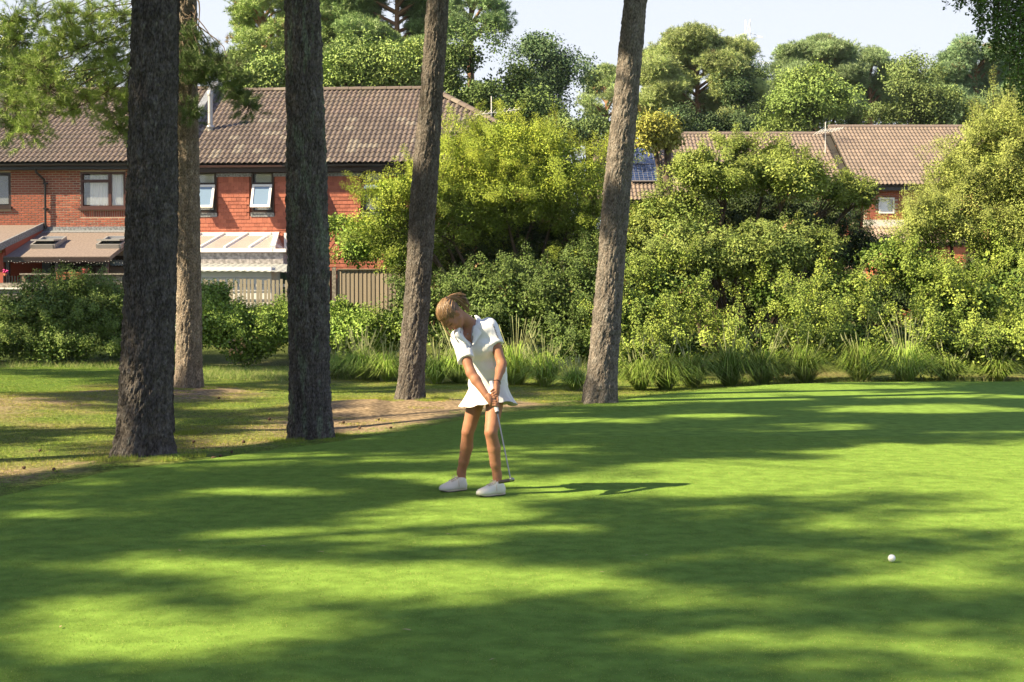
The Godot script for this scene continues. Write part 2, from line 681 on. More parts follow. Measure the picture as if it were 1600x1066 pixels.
func wall_mesh(x0: float, x1: float, y0: float, y1: float, z0: float, z1: float, holes: Array) -> MB:
	var b := MB.new()
	var xs := [x0, x1]
	var ys := [y0, y1]
	for h in holes:
		xs.append_array([h[0], h[1]])
		ys.append_array([h[2], h[3]])
	xs.sort()
	ys.sort()
	for r in xs.size() - 1:
		for s in ys.size() - 1:
			if xs[r + 1] - xs[r] < 0.001 or ys[s + 1] - ys[s] < 0.001 or xs[r] < x0 - 0.001 or xs[r + 1] > x1 + 0.001:
				continue
			var cx: float = (xs[r] + xs[r + 1]) * 0.5
			var cy: float = (ys[s] + ys[s + 1]) * 0.5
			var open := false
			for h in holes:
				open = open or (cx > h[0] and cx < h[1] and cy > h[2] and cy < h[3])
			if not open:
				b.span(Vector3(xs[r], ys[s], z0), Vector3(xs[r + 1], ys[s + 1], z1))
	return b


func pan_tile(w: float, l: float) -> ArrayMesh:      # double roman: two rolls, thick lower edge, y runs up the slope
	var b := MB.new()
	var prof := [0.0, 0.012, 0.036, 0.044, 0.036, 0.012, 0.0]
	var top := PackedVector3Array()
	var low := PackedVector3Array()
	for roll in 2:
		for k in prof.size() if roll == 1 else prof.size() - 1:
			var x: float = -w / 2 + w * (roll + k / 6.0) / 2.0
			low.append(Vector3(x, -0.02, prof[k] + 0.034))
			top.append(Vector3(x, l - 0.02, prof[k] + 0.006))
	b.rows([low, top])
	for k in low.size() - 1:
		b.quad(low[k] - Vector3(0, 0, 0.022), low[k + 1] - Vector3(0, 0, 0.022), low[k + 1], low[k])
	return b.done()


func brick_tone() -> Color:
	var c := Color(0.57, 0.165, 0.10).lerp(Color(0.40, 0.11, 0.075), rng.randf())
	if rng.randf() < 0.12:
		c = c.lerp(Color(0.24, 0.09, 0.07), 0.7)
	return c * rng.randf_range(0.88, 1.12)


func tile_tone() -> Color:
	var c := Color(0.205, 0.160, 0.138).lerp(Color(0.15, 0.12, 0.108), rng.randf())
	if rng.randf() < 0.08:
		c = c.lerp(Color(0.33, 0.30, 0.25), 0.5)
	return c * rng.randf_range(0.9, 1.1)


func tone_mesh(make: Callable, tones: int, tone: Callable) -> Array:    # a few variants of one piece, tinted
	var out := []
	for k in tones:
		var m: ArrayMesh = make.call()
		var a := m.surface_get_arrays(0)
		var c := PackedColorArray()
		c.resize(a[Mesh.ARRAY_VERTEX].size())
		c.fill(tone.call())
		a[Mesh.ARRAY_COLOR] = c
		var t := ArrayMesh.new()
		t.add_surface_from_arrays(Mesh.PRIMITIVE_TRIANGLES, a)
		out.append(t)
	return out


func lay(parent: Node3D, called: String, kinds: Array, places: Array, most: int, m: Material) -> void:   # the first ones singly, the rest as one part
	var rest := []
	for k in places.size():
		if k < most:
			var o := part(parent, called, kinds[rng.randi() % kinds.size()], m)
			o.transform = places[k]
		else:
			rest.append(places[k])
	if rest.size():
		var tints := []
		for k in rest.size():
			var f := rng.randf_range(0.85, 1.15)
			tints.append(Color(f, f * rng.randf_range(0.96, 1.02), f * rng.randf_range(0.94, 1.02)))
		many(parent, called + "_field", kinds[0], rest, tints, m)


func roof_slope(alpha: float) -> Basis:     # x along the eaves, y up the slope, z out of it
	return Basis(Vector3.RIGHT, Vector3(0, sin(alpha), -cos(alpha)), Vector3(0, cos(alpha), sin(alpha)))


func window_unit(house: Node3D, x0: float, x1: float, y0: float, y1: float, z: float, bars_x: Array, bars_y: Array, m: Material, curtain: bool) -> MeshInstance3D:
	# frame with mullions at bars_x and transoms [y, from x, to x]; one pane each
	var b := MB.new()
	var t := 0.065
	b.span(Vector3(x0, y0, z - 0.08), Vector3(x0 + t, y1, z + 0.012))
	b.span(Vector3(x1 - t, y0, z - 0.08), Vector3(x1, y1, z + 0.012))
	b.span(Vector3(x0 + t, y0, z - 0.08), Vector3(x1 - t, y0 + t, z + 0.012))
	b.span(Vector3(x0 + t, y1 - t, z - 0.08), Vector3(x1 - t, y1, z + 0.012))
	for x in bars_x:
		b.span(Vector3(x - 0.05, y0 + t, z - 0.075), Vector3(x + 0.05, y1 - t, z + 0.018))
	for y in bars_y:
		b.span(Vector3(y[1] + 0.05, y[0] - 0.045, z - 0.07), Vector3(y[2] - 0.05, y[0] + 0.045, z + 0.015))
	var w := part(house, "window", b, m)
	var xs := [x0 + t] + bars_x + [x1 - t]
	for k in xs.size() - 1:
		var ys := [y0 + t, y1 - t]
		for y in bars_y:
			if y[1] < xs[k] + 0.1 and y[2] > xs[k + 1] - 0.1:
				ys.append(y[0])
		ys.sort()
		for s in ys.size() - 1:
			var q := MB.new()
			q.span(Vector3(xs[k] + 0.03, ys[s] + 0.03, z - 0.04), Vector3(xs[k + 1] - 0.03, ys[s + 1] - 0.03, z - 0.034))
			part(w, "pane", q, M.glass)
	if curtain:
		var q := MB.new()
		var low := PackedVector3Array()
		var top := PackedVector3Array()
		var n := 44
		for k in n + 1:
			var x := lerpf(x0 + 0.24, x1 - 0.02, k / float(n))
			var zz := z - 0.17 + 0.022 * sin(k * 1.9) + 0.014 * sin(k * 0.73)
			low.append(Vector3(x, y0 + 0.02, zz))
			top.append(Vector3(x, y1, zz))
		q.rows([low, top])
		part(w, "curtain", q, M.curtain)
	return w


func gutter(house: Node3D, x0: float, x1: float, y: float, z: float, m: Material) -> MeshInstance3D:
	var b := MB.new()
	var lines := []
	for k in 9:
		var w := PI * k / 8.0
		lines.append(PackedVector3Array([Vector3(x0, y - 0.06 * sin(w), z - 0.06 * cos(w)), Vector3(x1, y - 0.06 * sin(w), z - 0.06 * cos(w))]))
	for k in 9:
		var w := PI * (8 - k) / 8.0
		lines.append(PackedVector3Array([Vector3(x0, y - 0.054 * sin(w), z - 0.054 * cos(w)), Vector3(x1, y - 0.054 * sin(w), z - 0.054 * cos(w))]))
	b.rows(lines)
	b.box(Vector3((x0 + x1) / 2, y - 0.03, z - 0.075), Vector3(x1 - x0, 0.02, 0.012))
	return part(house, "gutter", b, m)


func build_brick_house() -> void:
	var d := 45.0
	var h := turned(thing("brick_house", "red brick house with brown tiled roof and dark framed net-curtained window", "house", Vector3(0, 0, -d)))
	var x0 := -18.6
	var x1 := -10.62
	var eave := 5.84
	var holes := [[px(121, d), px(193, d), py(324, d), py(268, d)], [-17.4, px(8, d), py(322, d), py(268, d)]]
	part(h, "wall", wall_mesh(x0, x1, 0.5, eave - 0.02, -0.3, 0.0, holes), M.mortar)
	var b := MB.new()
	b.span(Vector3(x0, 0.5, -9.9), Vector3(x0 + 0.25, eave, -0.3))
	b.span(Vector3(x1 - 0.2, 0.5, -9.9), Vector3(x1, eave, -0.3))
	b.span(Vector3(x0, 0.5, -10.1), Vector3(x1, eave, -9.9))
	b.span(Vector3(x0 + 0.25, 3.3, -9.9), Vector3(x1 - 0.2, 3.5, -0.3))
	b.span(Vector3(x0 + 0.25, 3.5, -4.2), Vector3(x1 - 0.2, eave - 0.2, -4.1))
	b.span(Vector3(x0 + 0.25, eave - 0.2, -9.9), Vector3(x1 - 0.2, eave - 0.1, -0.3))
	part(h, "inner_walls", b, M.interior)
	# bricks in stretcher bond, a soldier course under the window
	var make := func() -> ArrayMesh:
		var q := MB.new()
		var hx := 0.1045 + rng.randf_range(-0.002, 0.002)
		var hy := 0.0300
		var zf := 0.009 + rng.randf_range(-0.002, 0.003)
		var e := 0.004
		q.quad(Vector3(-hx + e, -hy + e, zf), Vector3(hx - e, -hy + e, zf), Vector3(hx - e, hy - e, zf), Vector3(-hx + e, hy - e, zf))
		q.quad(Vector3(-hx, -hy, -0.02), Vector3(hx, -hy, -0.02), Vector3(hx - e, -hy + e, zf), Vector3(-hx + e, -hy + e, zf))
		q.quad(Vector3(hx, hy, -0.02), Vector3(-hx, hy, -0.02), Vector3(-hx + e, hy - e, zf), Vector3(hx - e, hy - e, zf))
		q.quad(Vector3(hx, -hy, -0.02), Vector3(hx, hy, -0.02), Vector3(hx - e, hy - e, zf), Vector3(hx - e, -hy + e, zf))
		q.quad(Vector3(-hx, hy, -0.02), Vector3(-hx, -hy, -0.02), Vector3(-hx + e, -hy + e, zf), Vector3(-hx + e, hy - e, zf))
		return q.done()
	var kinds := tone_mesh(make, 12, brick_tone)
	var places := []
	var sx0: float = holes[0][0] - 0.03
	var sx1: float = holes[0][1] + 0.06
	var sy: float = holes[0][2] - 0.08
	var row := 0
	var y := eave - 0.12
	while y > 3.3:
		var x := x0 + 0.1 + (0.1125 if row % 2 else 0.0)
		while x < x1 - 0.05:
			var cuts := []
			for k in holes:
				if y + 0.03 > k[2] - 0.07 and y - 0.03 < k[3]:
					cuts.append([k[0], k[1]])
			if y < sy + 0.04 and y > sy - 0.21:
				cuts.append([sx0, sx1])
			var l := x - 0.1075
			var r := x + 0.1075
			for k in cuts:
				if l < k[1] and r > k[0]:
					if l < k[0]:
						r = k[0] - 0.004
					elif r > k[1]:
						l = k[1] + 0.004
					else:
						r = l
			if r - l > 0.03 and x > -17.2:
				places.append(Transform3D(Basis.from_scale(Vector3((r - l) / 0.215, 1, 1)), Vector3((l + r) / 2, y, 0)))
			x += 0.225
		y -= 0.075
		row += 1
	var sxx := sx0 + 0.04
	while sxx < sx1 - 0.03:
		places.insert(0, Transform3D(Basis(Vector3.BACK, PI / 2), Vector3(sxx, sy - 0.11, 0)))
		sxx += 0.075
	var shown := func(a: Transform3D, c: Transform3D) -> bool: return absf(a.origin.x + 13.6) < absf(c.origin.x + 13.6)
	places.sort_custom(shown)
	lay(h, "brick", kinds, places, 300, M.brick)
	# windows, sill, downpipe
	var w := window_unit(h, holes[0][0], holes[0][1], holes[0][2], holes[0][3], 0.0, [px(168, d)], [[py(282, d), holes[0][0], px(168, d)]], M.brown_trim, true)
	b = MB.new()
	b.span(Vector3(holes[0][0] - 0.06, holes[0][2] - 0.07, -0.05), Vector3(holes[0][1] + 0.08, holes[0][2], 0.11))
	part(w, "sill", b, M.brown_trim)
	w = window_unit(h, holes[1][0], holes[1][1], holes[1][2], holes[1][3], 0.0, [], [], M.dark_trim, false)
	b = MB.new()
	b.span(Vector3(-17.5, holes[1][2] - 0.07, -0.05), Vector3(holes[1][1] + 0.05, holes[1][2], 0.10))
	part(w, "sill", b, M.dark_trim)
	var dx := px(65.5, d)
	b = MB.new()
	b.tube([Vector3(px(55, d), eave - 0.2, 0.36), Vector3(px(56, d), eave - 0.3, 0.33), Vector3(dx - 0.03, eave - 0.52, 0.12), Vector3(dx, eave - 0.65, 0.1), Vector3(dx, 3.75, 0.1)], [0.036, 0.036, 0.036, 0.036, 0.036], 10)
	for yy in [5.2, 4.4]:
		b.box(Vector3(dx, yy, 0.07), Vector3(0.12, 0.05, 0.13))
	part(h, "downpipe", b, M.black_plastic)
	b = MB.new()
	b.span(Vector3(x0, eave - 0.22, 0.30), Vector3(x1, eave - 0.03, 0.325))
	b.span(Vector3(x0, eave - 0.21, 0.0), Vector3(x1, eave - 0.19, 0.30))
	part(h, "fascia", b, M.black_plastic)
	gutter(h, x0, x1, eave - 0.06, 0.40, M.black_plastic)
	tiled_roof(h, x0, x1, x0 + 1.4, eave, 0.40, 31.0, 17, false)
	# lead-covered party upstand at the right verge, flue
	var sl := roof_slope(deg_to_rad(31.0))
	b = MB.new()
	b.box(Vector3(x1 - 0.02, eave, 0.4) + sl.y * 3.6 + sl.z * 0.09, Vector3(0.24, 4.6, 0.30), sl)
	part(h, "lead_upstand", b, M.lead)
	var fb := Vector3(px(318, 47.0) + 0.16, py(214, 46.6), -1.75)
	b = MB.new()
	b.lathe(fb, [Vector2(0.10, -0.25), Vector2(0.10, 0.28), Vector2(0.14, 0.30), Vector2(0.14, 0.36), Vector2(0.085, 0.40), Vector2(0.08, 1.35), Vector2(0.10, 1.36), Vector2(0.10, 1.52), Vector2(0.0, 1.54)], 16)
	part(h, "flue", b, M.galvanised)
	# lean-to roofs
	lean_to(h, -15.0, -11.75, 3.70, 2.78, 3.0)
	b = MB.new()
	b.box(Vector3(-17.0, 3.42, 1.62), Vector3(4.06, 0.16, 3.5), Basis(Vector3.RIGHT, 0.235))
	var nl := part(h, "lean_to_roof", b, M.felt)
	nl.set_meta("label", "higher flat lean-to roof at the far left")
	b = MB.new()
	b.box(Vector3(-14.98, 3.47, 1.62), Vector3(0.06, 0.2, 3.5), Basis(Vector3.RIGHT, 0.235))
	part(nl, "verge_board", b, M.lead)
	b = MB.new()
	b.span(Vector3(-15.15, 0.7, 0.02), Vector3(-15.0, 2.9, 3.0))
	part(h, "lean_to_wall", b, M.brick_red if M.has("brick_red") else paint("brick_red", Color(0.30, 0.07, 0.045), 0.85))
	b = MB.new()
	b.box(Vector3(-15.02, 3.05, 1.4), Vector3(0.12, 0.75, 3.0), Basis(Vector3.RIGHT, 0.235))
	part(h, "lean_to_cheek", b, M.brick_red)


func tiled_roof(h: Node3D, x0: float, x1: float, from_x: float, eave: float, z: float, pitch: float, count: int, hipped: bool) -> void:
	var a := deg_to_rad(pitch)
	var sl := roof_slope(a)
	var gauge := 0.341
	var len_ := gauge * count
	var b := MB.new()
	var run := len_ * cos(a)
	var top := Vector3(0, eave, z) + sl.y * len_
	if hipped:
		var xe := x1 + run
		var o := Vector3(0, -0.03, 0)
		b.quad(Vector3(x0, eave, z) + o, Vector3(xe, eave, z) + o, Vector3(x1, top.y, top.z) + o, Vector3(x0, top.y, top.z) + o)
		b.tri(Vector3(xe, eave, z) + o, Vector3(xe, eave, z - 2 * run) + o, Vector3(x1, top.y, top.z) + o)
		b.quad(Vector3(xe, eave, z - 2 * run) + o, Vector3(x0, eave, z - 2 * run) + o, Vector3(x0, top.y, top.z) + o, Vector3(x1, top.y, top.z) + o)
	else:
		b.box(Vector3((x0 + x1) / 2, eave, z) + sl.y * len_ / 2 - sl.z * 0.06, Vector3(x1 - x0, len_, 0.1), sl)
		var back := Basis(Vector3.UP, PI) * sl
		b.box(Vector3((x0 + x1) / 2, eave, z - 2 * run) + back.y * (len_ - 0.07) / 2 - back.z * 0.06, Vector3(x1 - x0, len_ - 0.07, 0.1), back)
	var roof := part(h, "roof", b, M.underlay)
	var tiles := tone_mesh(func() -> ArrayMesh: return pan_tile(0.332, 0.42), 8, tile_tone)
	var places := []
	for r in count:
		var x := from_x + 0.166
		var limit := x1 - 0.2 if not hipped else minf(x1 + run - gauge * r * cos(a) - 0.35, -1.2)
		while x < limit:
			places.append(Transform3D(sl, Vector3(x, eave, z) + sl.y * (gauge * r) + Vector3(rng.randf_range(-0.003, 0.003), 0, 0)))
			x += 0.332
	lay(roof, "tile", tiles, places, 300, M.tile)
	# half-round ridge tiles
	var cap := func() -> ArrayMesh:
		var q := MB.new()
		var lines := []
		for k in 7:
			var w := PI * k / 6.0
			lines.append(PackedVector3Array([Vector3(-0.22, 0.11 * sin(w) - 0.02, 0.13 * cos(w)), Vector3(0.225, 0.12 * sin(w) - 0.02, 0.14 * cos(w))]))
		q.rows(lines)
		return q.done()
	var caps := tone_mesh(cap, 4, tile_tone)
	var ridge := []
	var x := from_x
	while x < x1:
		ridge.append(Transform3D(Basis.IDENTITY, Vector3(x, top.y + 0.03, top.z)))
		x += 0.44
	if hipped:
		var s := 0.2
		var whole := Vector3(run, -sin(a) * len_, run)
		while s < 1.0:
			var dir := whole.normalized()
			ridge.append(Transform3D(Basis(dir, Vector3.UP.slide(dir).normalized(), dir.cross(Vector3.UP.slide(dir).normalized())), Vector3(x1, top.y + 0.04, top.z) + whole * (s - 0.17)))
			s += 0.44 / whole.length()
	lay(roof, "ridge_tile", caps, ridge, 300, M.tile)


func lean_to(h: Node3D, x0: float, x1: float, y0: float, y1: float, reach: float) -> void:
	var a := atan2(y0 - y1, reach)
	var sl := roof_slope(a)
	var l := reach / cos(a)
	var b := MB.new()
	b.box(Vector3((x0 + x1) / 2, y1, reach) + sl.y * l / 2 - sl.z * 0.06, Vector3(x1 - x0, l, 0.12), sl)
	var roof := part(h, "lean_to_roof", b, M.felt)
	roof.set_meta("label", "brown felt lean-to roof with two open skylights")
	b = MB.new()
	b.box(Vector3((x0 + x1) / 2, y0 + 0.05, 0.02), Vector3(x1 - x0, 0.16, 0.05))
	b.box(Vector3((x0 + x1) / 2, y1, reach) + sl.y * (l - 0.12) + sl.z * 0.01, Vector3(x1 - x0, 0.25, 0.02), sl)
	part(roof, "lead_flashing", b, M.lead)
	b = MB.new()
	b.span(Vector3(x0, y1 - 0.16, reach - 0.02), Vector3(x1, y1 - 0.03, reach + 0.01))
	part(roof, "fascia", b, M.dark_trim)
	for k in 2:
		var o := Vector3([-14.15, -12.1][k], y1, reach) + sl.y * (l * 0.46)
		b = MB.new()
		for s in [-1, 1]:
			b.box(o + sl.x * s * 0.36 + sl.z * 0.06, Vector3(0.06, 1.0, 0.14), sl)
			b.box(o + sl.y * s * 0.5 + sl.z * 0.06, Vector3(0.66, 0.06, 0.14), sl)
		var f := part(roof, "skylight", b, M.galvanised)
		b = MB.new()
		b.box(o + sl.z * 0.02, Vector3(0.66, 0.94, 0.02), sl)
		part(f, "opening", b, paint("skylight_lining", Color(0.5, 0.52, 0.55), 0.6) if k == 0 else M.skylight_lining)
		# the sash swings open about its middle
		var sw := Basis(Vector3.RIGHT, -0.24) * sl
		b = MB.new()
		for s in [-1, 1]:
			b.box(o + sl.z * 0.14 + sw.x * s * 0.33, Vector3(0.06, 0.98, 0.05), sw)
			b.box(o + sl.z * 0.14 + sw.y * s * 0.46, Vector3(0.6, 0.06, 0.05), sw)
		part(f, "sash", b, M.galvanised)
		b = MB.new()
		b.box(o + sl.z * 0.14, Vector3(0.6, 0.86, 0.015), sw)
		part(f, "pane", b, M.sky_glass)
	# what stands under the lean-to
	b = MB.new()
	b.span(Vector3(x0, 0.7, 0.04), Vector3(x1, 2.9, 0.06))
	part(h, "lean_to_back_wall", b, paint("lean_to_back", Color(0.05, 0.035, 0.03), 0.9))
	for k in 2:
		b = MB.new()
		var c: float = [px(52, 44.4), px(85, 44.4)][k]
		b.span(Vector3(c - 0.3, 0.9, 0.065), Vector3(c + 0.3, 2.75, 0.10))
		var dr := part(h, "door", b, M.dark_trim)
		b = MB.new()
		b.span(Vector3(c - 0.22, 1.0, 0.10), Vector3(c + 0.22, 2.68, 0.106))
		part(dr, "pane", b, [M.sky_glass, paint("grey_pane", Color(0.10, 0.13, 0.13), 0.1)][k])
	b = MB.new()
	for x in [x0 + 0.1, -13.4, x1 - 0.1]:
		b.box(Vector3(x, 1.7, reach - 0.12), Vector3(0.1, 2.0, 0.1))
	part(h, "lean_to_posts", b, M.dark_trim)


func build_tile_house() -> void:
	var d := 45.0
	var h := turned(thing("tile_hung_house", "house with orange hung tiles, open white sashes and hipped brown roof", "house", Vector3(0, 0, -d)))
	var x0 := -10.6
	var x1 := 1.55
	var eave := 5.76
	var holes := []
	for c in [321.0, 411.5, 493.0, 586.0]:
		holes.append([px(c - 17.5, d), px(c + 17.5, d), py(333, d), py(269, d)])
	part(h, "wall", wall_mesh(x0, x1, 0.5, eave - 0.02, -0.3, 0.0, holes), paint("battens", Color(0.16, 0.05, 0.03), 0.95))
	var b := MB.new()
	b.span(Vector3(x0, 0.5, -9.9), Vector3(x0 + 0.2, eave, -0.3))
	b.span(Vector3(x1 - 0.25, 0.5, -9.9), Vector3(x1, eave, -0.3))
	b.span(Vector3(x0, 0.5, -10.1), Vector3(x1, eave, -9.9))
	b.span(Vector3(x0 + 0.2, 3.3, -9.9), Vector3(x1 - 0.25, 3.45, -0.3))
	b.span(Vector3(x0 + 0.2, 3.45, -4.2), Vector3(x1 - 0.25, eave - 0.2, -4.1))
	b.span(Vector3(x0 + 0.2, eave - 0.2, -9.9), Vector3(x1 - 0.25, eave - 0.1, -0.3))
	part(h, "inner_walls", b, M.interior)
	# hung tiles: plain courses, then courses with pointed tails
	var plain := []
	var pointed := []
	var y := py(281, d)
	var row := 0
	while y > py(420, d):
		var x := x0 + 0.08 + (0.0825 if row % 2 else 0.0)
		while x < -2.2:
			var clear := true
			for k in holes:
				clear = clear and not (x + 0.082 > k[0] and x - 0.082 < k[1] and y - 0.1 < k[3] and y + 0.06 > k[2] - 0.11)
			if clear:
				var t := Transform3D(Basis(Vector3.RIGHT, -0.10), Vector3(x + rng.randf_range(-0.002, 0.002), y, 0.012))
				if y < py(356, d) and y > py(386, d):
					pointed.append(t)
				else:
					plain.append(t)
			x += 0.165
		y -= 0.116
		row += 1
	for set_ in [[plain, false], [pointed, true]]:
		var q := MB.new()
		var z := 0.034
		if set_[1]:
			q.quad(Vector3(-0.081, -0.03, z), Vector3(0.081, -0.03, z), Vector3(0.081, 0.12, z), Vector3(-0.081, 0.12, z))
			q.quad(Vector3(-0.081, -0.03, z), Vector3(-0.012, -0.115, z), Vector3(0.012, -0.115, z), Vector3(0.081, -0.03, z))
			q.quad(Vector3(-0.081, -0.03, 0), Vector3(-0.012, -0.115, 0), Vector3(-0.012, -0.115, z), Vector3(-0.081, -0.03, z))
			q.quad(Vector3(0.012, -0.115, 0), Vector3(0.081, -0.03, 0), Vector3(0.081, -0.03, z), Vector3(0.012, -0.115, z))
		else:
			q.box(Vector3(0, 0.01, z / 2), Vector3(0.160, 0.22, z))
		var tints := []
		for k in set_[0].size():
			var c := Color(0.68, 0.225, 0.145).lerp(Color(0.48, 0.145, 0.095), rng.randf())
			tints.append(c * rng.randf_range(0.85, 1.1))
		many(h, "hung_tiles", q.done(), set_[0], tints, M.tile)
	b = MB.new()
	b.span(Vector3(x0, eave - 0.26, 0.30), Vector3(x1 + 0.3, eave - 0.03, 0.325))
	b.span(Vector3(x0, eave - 0.25, 0.0), Vector3(x1 + 0.3, eave - 0.23, 0.30))
	part(h, "fascia", b, M.dark_trim)
	gutter(h, x0, px(447, d), eave - 0.06, 0.40, M.brown_trim)
	gutter(h, px(447, d), x1 + 0.4, eave - 0.06, 0.40, M.black_plastic)
	b = MB.new()
	var edge := x0
	for k in holes:
		b.span(Vector3(edge, py(277, d), 0.002), Vector3(k[0], eave - 0.27, 0.04))
		edge = k[1]
	b.span(Vector3(edge, py(277, d), 0.002), Vector3(-2.0, eave - 0.27, 0.04))
	part(h, "lead_band", b, M.lead)
	for k in 4:
		var o: Array = holes[k]
		var mid := py(288, d)
		var w := window_unit(h, o[0], o[1], o[2], o[3], 0.02, [], [[mid, o[0], o[1]]], M.dark_trim, false)
		b = MB.new()
		b.span(Vector3(o[0] + 0.1, mid + 0.06, -0.15), Vector3(o[1] - 0.1, o[3] - 0.05, -0.14))
		part(w, "blind", b, paint("blind_%d" % k, Color(0.42, 0.44, 0.32), 0.8))
		# top-hung sash, pushed open at the bottom
		var swing: float = [0.40, 0.42, 0.30, 1.25][k]
		var sb := Basis(Vector3.RIGHT, -swing)
		var hinge := Vector3((o[0] + o[1]) / 2, mid - 0.03, 0.045)
		var tall: float = mid - o[2] - 0.12
		var wide: float = o[1] - o[0] - 0.08
		b = MB.new()
		for s in [-1, 1]:
			b.box(hinge + sb * Vector3(s * (wide / 2 - 0.035), -tall / 2, 0), Vector3(0.07, tall, 0.06), sb)
		for s in [0.035, tall - 0.035]:
			b.box(hinge + sb * Vector3(0, -s, 0), Vector3(wide - 0.14, 0.07, 0.06), sb)
		part(w, "sash", b, M.white_plastic if k < 2 else M.brown_trim)
		b = MB.new()
		b.box(hinge + sb * Vector3(0, -tall / 2, 0), Vector3(wide - 0.13, tall - 0.13, 0.02), sb)
		part(w, "sash_pane", b, M.sky_glass)
		b = MB.new()
		b.span(Vector3(o[0] - 0.02, o[2] - 0.13, 0.0), Vector3(o[1] + 0.02, o[2] - 0.02, 0.06))
		b.span(Vector3(o[0] - 0.02, o[2] - 0.02, -0.05), Vector3(o[1] + 0.02, o[2], 0.09))
		part(w, "lead_sill", b, M.lead)
	tiled_roof(h, x0, -3.1, x0 + 0.02, eave, 0.40, 31.0, 17, true)
	antenna("television_aerial", "branched television aerial rising above the hipped roof corner", Vector3(px(768, 47), py(178, 47), -47.0), 1.0, 1.55)


func antenna(called: String, label: String, where: Vector3, size: float, boom: float) -> void:
	var t := thing(called, label, "aerial", where)
	var b := MB.new()
	b.tube([Vector3(0, -1.1, 0), Vector3(0, 0.55 * size, 0)], [0.018, 0.018], 8)
	part(t, "mast", b, M.aerial)
	b = MB.new()
	var dir := Vector3(0.93, 0.16, -0.3).normalized()
	b.tube([dir * -0.35 * boom, dir * 0.65 * boom], [0.017, 0.017], 6)
	part(t, "boom", b, M.aerial)
	b = MB.new()
	for k in 9:
		var o := dir * boom * (-0.3 + k * 0.11)
		var e := Vector3(0.35, 0.25, 0.9).normalized() * (0.34 - k * 0.012)
		b.tube([o - e, o + e], [0.011, 0.011], 5)
	part(t, "elements", b, M.aerial)


